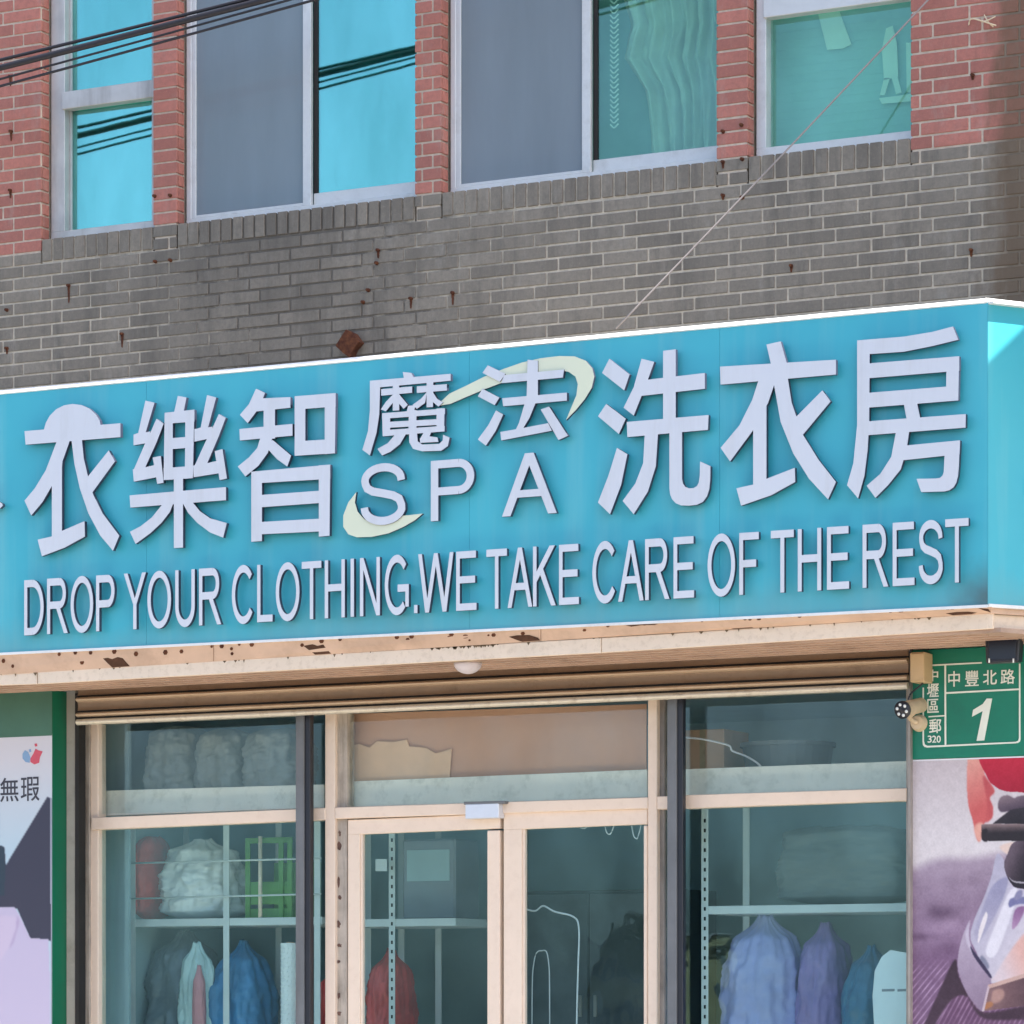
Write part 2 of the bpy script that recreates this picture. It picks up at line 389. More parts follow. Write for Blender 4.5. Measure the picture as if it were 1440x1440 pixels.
def glyph(ch, x0, x1, z0, z1, y, mat, parent, fat=0.0):
    """flat printed character fitted to a box on the plane y"""
    me = text_mesh(ch); vs_ = [v.co.copy() for v in me.vertices]
    ax, bx = min(v.x for v in vs_), max(v.x for v in vs_); ay, by = min(v.y for v in vs_), max(v.y for v in vs_)
    for v in me.vertices:
        v.co = Vector((x0+(v.co.x-ax)/(bx-ax)*(x1-x0), y, z0+(v.co.y-ay)/(by-ay)*(z1-z0)))
    me.materials.clear(); me.name = 'letter'
    bm = bmesh.new(); bm.from_mesh(me); bmesh.ops.remove_doubles(bm, verts=bm.verts[:], dist=1e-6)
    if fat:
        # a heavier weight: push the outline outwards in the plane
        bd = [v for v in bm.verts if any(e.is_boundary for e in v.link_edges)]
        mv = {}
        for v in bd:
            n = Vector((0, 0, 0))
            for e in v.link_edges:
                if e.is_boundary and e.link_faces:
                    d = (e.verts[1].co-e.verts[0].co).normalized(); q = Vector((d.z, 0, -d.x))
                    c = e.link_faces[0].calc_center_median()
                    if (c-e.verts[0].co).dot(q) > 0: q = -q
                    n += q
            if n.length > 1e-6: mv[v] = n.normalized()*fat
        for v, d in mv.items(): v.co += d
    for f in bm.faces:
        f.normal_update()
        if f.normal.y > 0: f.normal_flip()
    bm.to_mesh(me); bm.free()
    return link('letter', me, mat, parent)

# ------------------------------------------------------------------ the setting
g = box('pavement', -60, 60, -3.4, 0.2, -.3, -.002, M['pave']); struct(g)
g = box('ground', -400, 400, -400, 400, -.5, -.152, M['asphalt']); struct(g)
g = box('road', -120, 120, -19.4, -3.55, -.3, -.148, M['asphalt']); struct(g)
g = box('pavement', -120, 120, -24, -19.55, -.3, -.002, M['pave']); struct(g)
for y0 in (-3.55, -19.55):
    for k in range(-8, 8):
        g = box('kerb', k*2.0, k*2.0+1.99, y0, y0+.15, -.3, .004, M['kerb'], None, .01); struct(g)
for k in range(-10, 10):
    g = box('road_marking', k*4, k*4+2, -11.55, -11.45, -.147, -.144, M['line']); struct(g)

# ------------------------------------------------------------------ the shop building
B = empty('laundry_building', (0, 1.0, 0))
tag(B, 'shop building with red and grey brick tile wall behind the cyan sign', 'building')
XL, XR = -5.2, 2.86                     # wall ends
ZR = 5.475                              # red above, grey below
CP, BP = .0635, .240                    # course and brick pitch
JT = .0105
Z0 = 3.10                               # the tiled wall starts here, behind the sign
# openings of the upper storey (x at the wall face)
op = [(WX(58.5), WX(215)), (WX(249), WX(583)), (WX(621), WX(1007)), (WX(1052), WX(1280))]
ZS = 5.548                              # bottom of the window frames (top of the sill course)
ZTOP = 7.25
SB = ZR-CP+.004                            # bottom of the upright sill bricks
wall = box('grey_wall', XL, XR, 0.005, .30, Z0, SB-.004, M['mortar'], B)
edges = [XL]+[e for o_ in op for e in o_]+[XR]
piers = []
for i in range(5):
    x0, x1 = edges[2*i], edges[2*i+1]
    piers.append((x0, x1, box('pier', x0+.009 if i else x0, x1-.009 if i < 4 else x1, 0.005, .30, SB-.0042, ZTOP, M['mortar_red'], B)))
box('upper_wall', XL, XR, .0, .30, ZTOP, 9.4, M['red_brick'], B)
box('rear_wall', XL, XR, 7.0, 7.3, 0, 9.4, M['plaster'], B)
box('side_wall', XL, XL+.3, .301, 7.0, 0, 9.4, M['plaster'], B)
box('side_wall', XR-.3, XR, .301, 7.0, 0, 9.4, M['plaster'], B)
rf = box('roof', XL-.1, XR+.1, -.05, 7.4, 9.4, 9.65, M['roof'], B)
box('floor_slab', XL+.3, XR-.3, .302, 7.0, 3.35, 3.6, M['room'], B)

bcache = {}
def brick(w_, h_, mat, parent, cx, cz, d=.016, y=0.0, rot=0):
    key = (round(w_, 3), round(h_, 3), mat.name, d, rot)
    if key not in bcache:
        bm = bmesh.new(); bm_box(bm, -key[0]/2, key[0]/2, 0, d, -key[1]/2, key[1]/2, .0022)
        me = bpy.data.meshes.new('brick'); bm.to_mesh(me); bm.free(); me.materials.append(mat); bcache[key] = me
    o = bpy.data.objects.new('brick', bcache[key]); COL.objects.link(o); o.parent = parent
    if rot:   # on the window reveal
        o.rotation_euler = (0, 0, R(90))
        o.location = (cx+random.uniform(-.0006, .0006), y, cz)
    else:
        o.location = (cx, y+random.uniform(-.0012, .0012), cz+random.uniform(-.0008, .0008))
        o.rotation_euler = (random.uniform(-.006, .006), random.uniform(-.0015, .0015), random.uniform(-.004, .004))
    return o
# grey courses, running bond with the joints read off the right end of the photograph
XJ = WX(1293.4)                         # a vertical joint in the first red course
def course_bricks(x0, x1, row):
    off = 0 if row % 2 == 0 else BP*.26 if row % 4 == 1 else -BP*.28
    a = XJ+off; k = math.floor((x0-a)/BP); out = []
    while True:
        l = a+k*BP+JT/2; r_ = a+(k+1)*BP-JT/2
        if l > x1: break
        l2, r2 = max(l, x0), min(r_, x1)
        if r2-l2 > .012: out.append((l2, r2))
        k += 1
    return out
vis_l = WX(-30)
row = 0; zc = ZR-CP/2
nz = int((ZR-4.50)/CP)+1
for r_ in range(nz):
    z1 = ZR-r_*CP-JT/2; z0 = ZR-(r_+1)*CP+JT/2
    if z0 > SB-.002 or z1 > SB:
        # beside the sills: only on the piers
        for (x0, x1, po) in piers:
            for (l, q) in course_bricks(max(x0+.002, vis_l), min(x1-.002, XR), r_):
                zt = z1
                brick(q-l, zt-max(z0, SB+.004) if False else z1-z0, M['grey_brick'], wall, (l+q)/2, (z0+z1)/2)
        continue
    for (l, q) in course_bricks(vis_l, XR, r_):
        brick(q-l, z1-z0, M['grey_brick'], wall, (l+q)/2, (z0+z1)/2)
# red courses on the piers
nr = int((ZTOP-ZR)/CP)
for i, (x0, x1, po) in enumerate(piers):
    top = W(max(min((x0+x1)/2*0+720, 720), 720), 0)[1]
    for r_ in range(nr):
        z0 = ZR+r_*CP+JT/2; z1 = z0+CP-JT
        # keep to what the picture frame can see, plus two courses
        u = ((x0+x1)/2-WX(0))/(WX(1440)-WX(0))
        if z0 > 6.83-.72*max(0, min(1, u))+.08: break
        a, b = max(x0, vis_l), x1
        if i in (1, 2, 3) and i != 2 :
            seg = [(a+.002, b-.002)]
        elif i == 2:
            mid = a+(b-a)*(.66 if r_ % 2 else .27); seg = [(a+.002, mid-JT/2), (mid+JT/2, b-.002)]
        else:
            seg = course_bricks(a+.002, b-.002 if i < 4 else b, r_+1 if i == 4 else r_)
        for (l, q) in seg:
            brick(q-l, CP-JT, M['grey_brick'] if (r_ < 1 and i in (1, 2, 3)) else M['red_brick'], po, (l+q)/2, (z0+z1)/2)
        if i < 4:    # the reveal facing right
            brick(.052, CP-JT, M['grey_brick'] if r_ < 1 else M['red_brick'], po, x1-.0004, (z0+z1)/2, .014, .044, rot=1)
# upright sill bricks under each window
for i, (x0, x1) in enumerate(op):
    sill = box('sill_course', x0+.002, x1-.002, .0055, .30, SB-.0038, ZS-.02, M['mortar'], B)
    n = round((x1-x0)/.0665); p_ = (x1-x0)/n
    for k in range(n):
        brick(p_-JT, .113, M['grey_brick'], sill, x0+(k+.5)*p_, SB+.006+.0565, .02, -.003)
# rusty anchors left in the wall, with run-off below them
def anchor(px, py, ln=0, wd=.012):
    x, z = W(px, py)
    bm = bmesh.new()
    bmesh.ops.create_cone(bm, cap_ends=True, segments=8, radius1=.010, radius2=.007, depth=.02, matrix=Matrix.Translation((x, -.008, z)) @ Matrix.Rotation(R(90), 4, 'X'))
    a = from_bm('anchor_bolt', bm, M['rust'], B)
    if ln:
        pts = []; n = 7
        L = ln
        for k in range(n): pts.append((x-wd*(.5+.25*random.random())*(1-k/n*.6), z-.004-L*k/n))
        pts.append((x+.001, z-L))
        for k in reversed(range(n)): pts.append((x+wd*(.5+.25*random.random())*(1-k/n*.6), z-.004-L*k/n))
        prism('rust_streak', pts, -.0035, -.0005, M['rust'], B)
for px, py, ln in ((97, 402, .09), (172, 470, .07), (10, 436, 0), (10, 490, .03), (530, 370, 0), (532, 352, .04), (518, 408, 0), (511, 425, 0), (578, 420, .05), (637, 412, .06),
                   (1113, 374, .03), (1366, 352, .03), (1368, 106, .02), (1017, 185, 0), (1043, 176, 0), (1017, 228, .03), (1044, 224, 0), (1017, 275, .02), (1044, 278, 0), (218, 276, 0), (240, 275, 0), (219, 368, 0), (240, 366, 0), (15, 108, .05), (16, 185, .05), (15, 268, .04)):
    anchor(px, py, ln)
bk = pxprism('rusty_bracket', [(471, 486), (478, 476), (486, 463), (496, 468), (505, 481), (497, 490), (491, 503), (482, 496)], -.05, .01, M['rust'], B, .003)

# ---- windows of the upper storey
YF = .070
def frame_ring(name, x0, x1, z0, z1, y0, y1, wd, mat, parent, wb=None):
    wb = wb or wd
    f = box(name, x0, x1, y0, y1, z0, z0+wb, mat, parent, .003)
    box('rail', x0, x1, y0, y1, z1-wd, z1, mat, f, .003)
    box('stile', x0, x0+wd, y0+.001, y1-.001, z0+wb-.002, z1-wd+.002, mat, f, .003)
    box('stile', x1-wd, x1, y0+.001, y1-.001, z0+wb-.002, z1-wd+.002, mat, f, .003)
    return f
for i, (x0, x1) in enumerate(op):
    al = M['alu_white'] if i else M['alu']
    x0 += .010; x1 += .030
    if i in (0, 3):
        wd = .085 if i == 0 else .05
        f = frame_ring('window', x0, x1, ZS-.012, ZTOP, YF, YF+.09, wd, al, B, .05 if i == 0 else .052)
        zt = W(150, 134, YF)[1] if i == 0 else W(1180, -2, YF)[1]
        box('transom', x0+wd-.01, x1-.02, YF-.012, YF+.05, zt-.045, zt+.045, al, f, .003)
        gm = M['coat_glass'] if i == 0 else M['green_glass']
        for a, b in ((ZS+.04, zt-.045), (zt+.045, ZTOP-.08)):
            box('pane', x0+wd-.01, x1-.03, YF+.060, YF+.066, a-.004, b+.004, gm, f)
            if i == 0:
                box('glazing_bead', x0+wd-.001, x0+wd+.012, YF+.045, YF+.061, a, b, M['alu'], f, .002)
    else:
        f = frame_ring('window', x0, x1, ZS-.012, ZTOP, YF, YF+.085, .03, al, B, .034)
        xm = WX(431 if i == 1 else 824, YF)
        # left sash: insect screen in front of glass
        s = box('screen_sash', x0+.03, x0+.055, YF+.004, YF+.026, ZS+.022, ZTOP-.03, al, f, .002)
        box('screen_sash', xm-.024, xm+.022, YF+.003, YF+.028, ZS+.022, ZTOP-.03, al, f, .002)
        box('screen_sash', x0+.055, xm-.024, YF+.004, YF+.026, ZS+.022, ZS+.038, al, f, .002)
        box('insect_screen', x0+.055, xm-.024, YF+.014, YF+.0145, ZS+.038, ZTOP-.03, M['screen'], f)
        box('pane', x0+.06, xm, YF+.045, YF+.051, ZS+.06, ZTOP-.03, M['coat_glass'] if i == 1 else M['green_glass'], f)
        # right sash: glass
        box('sash_rail', xm+.022, x1-.03, YF+.030, YF+.055, ZS+.020, ZS+.085, al, f, .003)
        box('sash_stile', xm+.023, xm+.045, YF+.031, YF+.054, ZS+.085, ZTOP-.03, M['dark'], f, .002)
        box('pane', xm+.045, x1-.03, YF+.040, YF+.046, ZS+.083, ZTOP-.03, M['coat_glass'] if i == 1 else M['green_glass'], f)
    # room behind
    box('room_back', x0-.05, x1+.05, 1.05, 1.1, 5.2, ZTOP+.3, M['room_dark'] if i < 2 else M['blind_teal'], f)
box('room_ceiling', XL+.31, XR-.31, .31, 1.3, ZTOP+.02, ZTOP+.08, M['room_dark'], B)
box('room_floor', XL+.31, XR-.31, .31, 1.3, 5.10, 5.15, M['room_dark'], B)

# curtains behind window three
def curtain(name, xa, xb, z0, z1, y, amp, waves, mat, parent=None, skew=0.):
    nx, nz_ = 90, 24; bm = bmesh.new(); gv = []
    for j in range(nz_+1):
        r_ = []
        for i in range(nx+1):
            u = i/nx; q = j/nz_
            x = xa+(xb-xa)*(u*(1-.25*skew*(1-q)) + .0)
            yy = y+amp*math.sin(u*waves*2*math.pi+1.3*math.sin(u*7))+.012*noise.noise(Vector((u*9, q*4, 1)))
            r_.append(bm.verts.new((x, yy, z0+(z1-z0)*q)))
        gv.append(r_)
    for j in range(nz_):
        for i in range(nx): bm.faces.new((gv[j][i], gv[j][i+1], gv[j+1][i+1], gv[j+1][i]))
    bmesh.ops.solidify(bm, geom=bm.faces[:], thickness=.003)
    return from_bm(name, bm, mat, parent, smooth=True)
def swag(name, rows_, z0, z1, y, mat):
    """gathered lace: left and right edge given by pixel pairs down the pane, with pleats that fan out"""
    nx, nz_ = 130, 50; bm = bmesh.new(); gv = []
    for j in range(nz_+1):
        q = j/nz_; py = z0+(z1-z0)*q
        k = min(int(q*(len(rows_)-1)), len(rows_)-2); f = q*(len(rows_)-1)-k
        xl = rows_[k][0]+(rows_[k+1][0]-rows_[k][0])*f; xr = rows_[k][1]+(rows_[k+1][1]-rows_[k][1])*f; r_ = []
        for i in range(nx+1):
            u = i/nx; p_ = P3(xl+(xr-xl)*u, py, y)
            ph = u*7*2*math.pi+1.5*math.sin(u*9+q*2)
            p_.y += .026*math.sin(ph)+.008*math.sin(ph*2.3+q*9)+.012*noise.noise(Vector((u*12, q*14, 3)))
            p_.z += .006*math.sin(ph)
            r_.append(bm.verts.new(p_))
        gv.append(r_)
    for j in range(nz_):
        for i in range(nx): bm.faces.new((gv[j][i], gv[j+1][i], gv[j+1][i+1], gv[j][i+1]))
    bmesh.ops.solidify(bm, geom=bm.faces[:], thickness=.003)
    return from_bm(name, bm, mat, None, True)
c = swag('green_curtain', [(868, 1040), (872, 1040), (886, 1040), (874, 1040), (905, 1040), (912, 1040), (915, 1040)], -60, 222, .215, M['curtain_green'])
tag(c, 'pale green gathered lace curtain behind the wide window near the right', 'curtain')
box('blind_backing', WX(826, .42), WX(1040, .42), .42, .425, 5.45, ZTOP-.05, M['blind_teal'], B)
for q, (pa, pb, lab) in enumerate(((70, 240, 'pale teal sheet added behind the narrow window at the top left to mute reflections'), (268, 640, 'pale teal sheet added behind the second window from the left to mute reflections'))):
    cq = curtain('teal_fill_sheet', WX(pa, .3), WX(pb, .3), 5.42, ZTOP-.05, .30, .012, 6 if q else 3, M['teal_backing']); tag(cq, lab, 'curtain')  # added teal sheets, put in to weaken the cable reflections
c2 = curtain('blue_curtain', WX(655, .3), WX(800, .3), 5.40, ZTOP-.05, .30, .02, 4, M['room'])
tag(c2, 'grey blue curtain behind the insect screen of the wide window near the right', 'curtain')
ct = empty('lace_tape', P3(864, 175, .17))
for k in range(30):
    z = W(864, -25+k*7, .17)[1]
    xa = WX(864, .17)
    pts = smooth_path([(xa-.022, .17, z+.012), (xa, .165, z-.008), (xa+.022, .17, z+.012)], 3)
    tube('lace_loop', pts, .004, M['lace'], ct, 5)
adopt(ct); tag(ct, 'pale looped lace tape hanging behind the green pane, left of the green curtain', 'curtain tape')
bl = box('teal_blind', WX(1070, .3), WX(1300, .3), 5.45, 5.46, 5.5, 5.6, M['blind_teal']); bpy.data.objects.remove(bl)
bl = empty('roller_blind', P3(1180, 210, .3))
x0b, x1b = WX(1066, .3), WX(1320, .3)
for k in range(40):
    z = 5.47+k*.042
    if z > 6.6: break
    box('slat', x0b, x1b, .300, .304, z, z+.0415, M['blind_teal'], bl)
adopt(bl); tag(bl, 'teal slatted blind behind the pane of the rightmost upper window', 'blind')
for q, (poly, lab) in enumerate(((([(1150, 18), (1180, 16), (1197, 62), (1185, 68), (1163, 70)]), 'pale folded cloth hanging at the top of the rightmost upper window'),)):
    o = pxprism('hanging_cloth', poly, .285, .292, M['pattern_pale']); tag(o, lab, 'cloth')
st = empty('tower_ornament', P3(1250, 142, .27))
for nm, poly in (('tower', [(1246, 40), (1255, 36), (1261, 60), (1263, 108), (1243, 112), (1240, 70)]), ('leg', [(1243, 110), (1251, 110), (1244, 134), (1237, 134)]),
                 ('leg', [(1254, 110), (1262, 108), (1268, 130), (1260, 132)]), ('base', [(1236, 138), (1282, 132), (1282, 142), (1240, 146)]), ('tower', [(1274, 60), (1284, 60), (1284, 128), (1275, 130)])):
    pxprism(nm, poly, .27, .276, M['pattern_pale'], st)
adopt(st); tag(st, 'pale tower shaped cut-outs low in the rightmost upper window', 'decoration')

# ---- ground floor shell
YS = .15                                                        # plane of the shop glazing
box('party_wall', XL, -2.655, .0, .30, -.0, Z0, M['plaster'], B)
box('party_wall', 2.075, XR, .0, .30, 0, Z0, M['plaster'], B)
box('lintel', WX(112, -.01), 2.055, -.012, .30, 3.03, Z0-.001, M['plaster'], B)
box('interior_wall', -2.66, 2.08, 3.6, 3.66, 0, 3.35, M['room'], B)
box('interior_wall', -2.72, -2.66, .301, 3.6, 0, 3.349, M['room'], B)
box('interior_wall', 2.08, 2.14, .301, 3.6, 0, 3.349, M['room'], B)
box('interior_floor', -2.66, 2.08, .21, 3.6, -.05, .03, M['floor'], B)
box('interior_ceiling', -2.66, 2.08, .301, 3.6, 3.20, 3.25, M['room'], B)
pil = box('pilaster', WX(93, -.02), WX(105.5, -.02), -.02, .0, 0, 3.2, M['plaster'], B, .003)
box('shutter_channel', WX(105.5, -.06), WX(111, -.06), -.06, .0, 0, 3.165, M['dark'], B)
box('shutter_channel', WX(1277, -.06), WX(1280, -.06), -.06, .0, 0, 3.165, M['alu_grey'], B)

# ---- shop front glazing
def pxbar(name, a, b, thick, y0, y1, mat, parent, bev=.003):
    """bar whose front face has its top edge from pixel a to pixel b; thick = (left, right) px"""
    return pxprism(name, [a, b, (b[0], b[1]+thick[1]), (a[0], a[1]+thick[0])], y0, y1, mat, parent, bev)
S = B
def pxpost(name, xa, xb, ztop, y0, y1, mat, parent, zb=0.0):
    return box(name, WX(xa, y0), WX(xb, y0), y0, y1, zb, ztop, mat, parent, .003)
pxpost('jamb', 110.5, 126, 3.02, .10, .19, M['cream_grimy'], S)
pxpost('jamb', 126, 138, 3.02, .115, .19, M['cream'], S)
pxpost('mullion', 457, 471, 3.02, .10, .20, M['cream'], S)
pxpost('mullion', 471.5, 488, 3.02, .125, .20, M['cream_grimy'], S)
pxpost('mullion', 911, 924, 3.02, .10, .20, M['cream'], S)
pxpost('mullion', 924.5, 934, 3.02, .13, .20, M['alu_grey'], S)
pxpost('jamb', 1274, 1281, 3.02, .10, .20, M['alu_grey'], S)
t1 = pxbar('transom', (128, 1150), (457, 1136), (17, 17), .095, .185, M['cream'], S)
t2 = pxbar('transom', (471, 1135.5), (911, 1121), (16, 16), .095, .185, M['cream'], S)
pxbar('transom', (924, 1120), (940, 1119.5), (18, 18), .07, .185, M['cream'], S)
t3 = pxbar('transom', (962, 1118), (1275, 1108), (19, 18), .095, .185, M['cream'], S)
pxpost('guide_post', 415.5, 427, 3.03, .00, .05, M['post_grey'], S)
pxpost('guide_post', 427.3, 436, 3.03, .012, .05, M['black'], S)
pxpost('guide_post', 938, 951, 3.03, .0, .05, M['post_grey'], S)
pxpost('guide_post', 951.3, 960, 3.03, .012, .05, M['black'], S)
for xa, xb in ((138, 457), (488, 911), (934, 1275)):
    box('transom_pane', WX(xa, YS)-.004, WX(xb, YS)+.004, YS, YS+.006, 2.555, 3.04, M['transom_glass'], S)
for xa, xb in ((138, 457), (934, 1275)):
    box('window_pane', WX(xa, YS)-.004, WX(xb, YS)+.004, YS, YS+.006, .30, 2.50, M['shop_glass'], S)
    box('stall_riser', WX(xa, YS)-.004, WX(xb, YS)+.004, .11, .19, 0, .30, M['cream'], S, .003)
for k, py in enumerate((1172, 1190, 1240, 1262, 1300, 1330, 1352, 1400, 1425)):
    q = 477+random.uniform(-1.5, 1.5); rx_, ry_ = random.uniform(1.6, 4.2), random.uniform(2.5, 8); pts = [(q+rx_*random.uniform(.45, 1.2)*math.cos(a), py+random.uniform(-4, 4)*0+ry_*random.uniform(.4, 1.2)*math.sin(a)) for a in [2*math.pi*m/11 for m in range(11)]]
    pxprism('sticker_scrap', pts, .1235, .1245, M['ink_brown'], S)
# the two door leaves
def leaf(xa, xb, gl, gr, topl, topr, gtopl, gtopr, lab):
    d = pxprism('door', [(xa, topl), (xb, topr), (xb, gtopr), (xa, gtopl)], .115, .165, M['cream'], S, .003)      # top rail
    zt = min(W(xa, gtopl, .115)[1], W(xb, gtopr, .115)[1])+.003
    box('stile', WX(xa, .115), WX(gl, .115), .114, .166, .08, zt, M['cream'], d, .004)
    box('stile', WX(gr, .115), WX(xb, .115), .114, .166, .08, zt, M['cream'], d, .004)
    box('glazing_bead', WX(gl, .115), WX(gl, .115)+.012, .122, .15, .3, zt, M['cream'], d, .002)
    box('bottom_rail', WX(gl, .115), WX(gr, .115), .116, .164, .08, .30, M['cream'], d, .003)
    box('pane', WX(gl, .115)-.005, WX(gr, .115)+.005, .140, .146, .295, zt+.02, M['shop_glass'], d)
    box('handle', WX((gr if lab == 'l' else gl)-(0 if lab == 'l' else 0), .115)+.02, WX((gr if lab == 'l' else gl), .115)+.045, .085, .115, .95, 1.25, M['alu'], d, .004)
    return d
leaf(489, 703, 506, 685, 1153, 1144, 1174, 1165, 'l')
leaf(708, 910.5, 734, 905, 1143, 1137, 1167, 1159, 'r')
cl = empty('door_closer', P3(681, 1152, .06))
pxprism('body', [(654, 1131), (701, 1129.5), (701, 1150), (654, 1151.5)], .05, .113, M['closer'], cl, .003)
pxprism('bracket', [(652, 1127.5), (709, 1126), (709, 1130), (652, 1131.5)], .052, .11, M['post_grey'], cl, .002)
adopt(cl); tag(cl, 'silver box shaped door lock above the meeting stiles of the glass doors', 'door lock')

# ---- canopy under the sign
YSG = -.62
sfl = pxprism('fascia_board', [(-120, 951), (52, 944.5), (52, 962), (-120, 967.5)], -.57, -.55, M['fascia'], B, .002)
pxprism('fascia_board', [(53, 944.5), (845, 897), (845, 918), (53, 962)], -.572, -.55, M['fascia'], B, .002)
pxprism('fascia_board', [(846, 897), (1396, 862), (1396, 884), (846, 918)], -.569, -.55, M['fascia'], B, .002)
zso = 3.185
CH = (2.681, -.62)                                             # corner of the sign
CD = Vector((math.cos(R(56)), math.sin(R(56)), 0))             # direction of the angled return
bm = bmesh.new()
YSH = -.075; zsb = W(700, 941, YSH-.03)[1]
pl = [(-5.0, -.551, zso), (2.70, -.551, zso), (2.98, YSH, zsb), (-5.0, YSH, zsb)]
lo = [bm.verts.new((x, y, z)) for x, y, z in pl]; hi = [bm.verts.new((x, y, z+.02)) for x, y, z in pl]
bm.faces.new(lo[::-1]); bm.faces.new(hi)
for i in range(4): bm.faces.new((lo[i], lo[(i+1) % 4], hi[(i+1) % 4], hi[i]))
bmesh.ops.recalc_face_normals(bm, faces=bm.faces[:])
sf = from_bm('soffit_board', bm, M['soffit'], B)
for k in range(5):        # v-grooves: battens running along the soffit
    yk = -.50+k*.085; zk = zso+(zsb-zso)*(yk+.551)/(YSH+.551)
    box('soffit_batten', -5, 2.62+.04*k, yk, yk+.02, zk-.006, zk+.004, M['soffit'], sf, .001)
for k in range(70):
    pc = random.choice((random.uniform(600, 700), random.uniform(0, 1380))); t_ = 944.5+(862-944.5)*(pc-53)/(1396-53)
    hh = random.uniform(1.5, 5.5); ww = random.uniform(1.0, 3.5)
    pxprism('grime_run', [(pc-ww, t_+.6), (pc+ww, t_+.6), (pc+ww*.5, t_+hh*.6), (pc, t_+hh), (pc-ww*.6, t_+hh*.5)], -.5735, -.5722, M['grime'], B)
# salmon boards bridging the sign and the fascia, leaning back
def ybl(px_): return 918+(850-918)*px_/1394
def sal(pa, pb):
    pts = []
    for (q, dy, yy) in ((pa, 3.5, -.615), (pb, 3.5, -.615)): pts.append(P3(q, ybl(q)+dy, yy))
    for q in (pb, pa): pts.append(P3(q, 945.5+(862.3-945.5)*(q-52)/(1396-52), -.574))
    back = [p+Vector((0, .02, .006)) for p in pts]
    return hexa('salmon_board', [pts[3], pts[2], back[2], back[3], pts[0], pts[1], back[1], back[0]], M['salmon'], B)
for a, b in ((-120, 300), (301, 760), (761, 1394)): sal(a, b)
def salpt(px_, t): # t 0 top .. 1 bottom on the salmon boards, 2 mm proud
    a = P3(px_, ybl(px_)+3.5, -.615); b = P3(px_, 945.5+(862.3-945.5)*(px_-52)/(1396-52), -.574)
    return a.lerp(b, t)+Vector((0, -.0025, 0))
for hole in ([(145, .45), (150, .40), (158, .52), (166, .42), (173, .5), (180, .85), (183, .98), (158, .99), (152, .75)], [(427, .35), (440, .28), (447, .4), (455, .33), (459, .6), (466, .97), (444, .98), (436, .7)],
             [(716, .5), (728, .42), (745, .46), (757, .72), (760, .95), (735, .97), (724, .72)], [(1012, .48), (1030, .52), (1040, .42), (1052, .75), (1060, .98), (1032, .99), (1022, .8)],
             [(1330, .62), (1345, .5), (1362, .55), (1374, .8), (1366, .97), (1340, .95)], [(1376, .1), (1390, .3), (1394, .9), (1384, .5)], [(880, .06), (905, .03), (926, .07), (921, .16), (902, .12), (888, .2)]):
    bm = bmesh.new(); bm.faces.new([bm.verts.new(salpt(a, b)) for a, b in hole]); bmesh.ops.recalc_face_normals(bm, faces=bm.faces[:])
    from_bm('rust_hole', bm, M['hole'], B)
for k in range(46):
    pc = random.uniform(5, 1385); t = random.choice((.05, .1, .3, .6)); s = random.uniform(1.2, 2.8)
    bm = bmesh.new(); ring = [bm.verts.new(salpt(pc+s*1.3*math.cos(a), t+.06*s*math.sin(a))) for a in [2*math.pi*q/6 for q in range(6)]]
    bm.faces.new(ring); from_bm('rust_spot', bm, M['rust'], B)

# ------------------------------------------------------------------ the shop sign
SG = empty('shop_sign', (0, -.3, 3.3))
tag(SG, 'long cyan shop sign with raised white lettering and angled end above the glass doors', 'sign')
tl, tr_, bl_, br_ = W(-140, 551+.0944*140+2, YSG), W(1389, 424, YSG), W(-140, 918+.049*140, YSG), W(1395, 850, YSG)
xs = [tl[0], WX(206, YSG), WX(660, YSG), WX(1012, YSG), tr_[0]]
def ztop(x): return tl[1]+(tr_[1]-tl[1])*(x-tl[0])/(tr_[0]-tl[0])
def zbot(x): return bl_[1]+(br_[1]-bl_[1])*(x-bl_[0])/(br_[0]-bl_[0])
for a, b in zip(xs, xs[1:]):
    g_ = .0006
    prism('face_panel', [(a+g_, ztop(a)), (b-g_, ztop(b)), (b-g_, zbot(b)), (a+g_, zbot(a))], YSG, YSG+.03, M['sign_cyan'], SG)
# angled return
c0 = Vector((tr_[0], YSG, 0)); L = .72; c1 = c0+CD*L; nrm = Vector((CD.y, -CD.x, 0))
def retq(name, a0, a1, z0, z1, off, th, mat, parent):
    p = [c0+CD*a0+nrm*off, c0+CD*a1+nrm*off]; q = [v-nrm*th for v in p]
    return hexa(name, [(*p[0].xy, z0), (*p[1].xy, z0), (*q[1].xy, z0), (*q[0].xy, z0), (*p[0].xy, z1), (*p[1].xy, z1), (*q[1].xy, z1), (*q[0].xy, z1)], mat, parent)
retq('return_panel', .002, L, br_[1]+.004, tr_[1], 0, .03, M['sign_cyan'], SG)
# sloped top trim, catching the sun
def trim(pA, pB, nA, name):
    h = .020; d = .024
    pts = []
    for p in (pA, pB): pts += [p+nA*.008+Vector((0, 0, -.002)), p-nA*d+Vector((0, 0, h))]
    a0, a1, b0, b1 = pts
    back = [v-nA*.02-Vector((0, 0, .012)) for v in (a0, b0, b1, a1)]
    return hexa(name, [a0, b0, back[1], back[0], a1, b1, back[2], back[3]], M['trim_white'], SG)
n0 = Vector((0, -1, 0))
xs2 = [tl[0], WX(192, YSG), WX(690, YSG), WX(1140, YSG), tr_[0]]
for a, b in zip(xs2, xs2[1:]):
    trim(Vector((a, YSG, ztop(a)+random.uniform(-.002, .002))), Vector((b-.001, YSG, ztop(b))), n0, 'top_trim')
trim(c0+Vector((.004, 0, tr_[1])), c1+Vector((0, 0, tr_[1])), nrm, 'top_trim')
retq('top_lip', .004, L, tr_[1]-.012, tr_[1]-.002, .038, .05, M['trim_white'], SG)
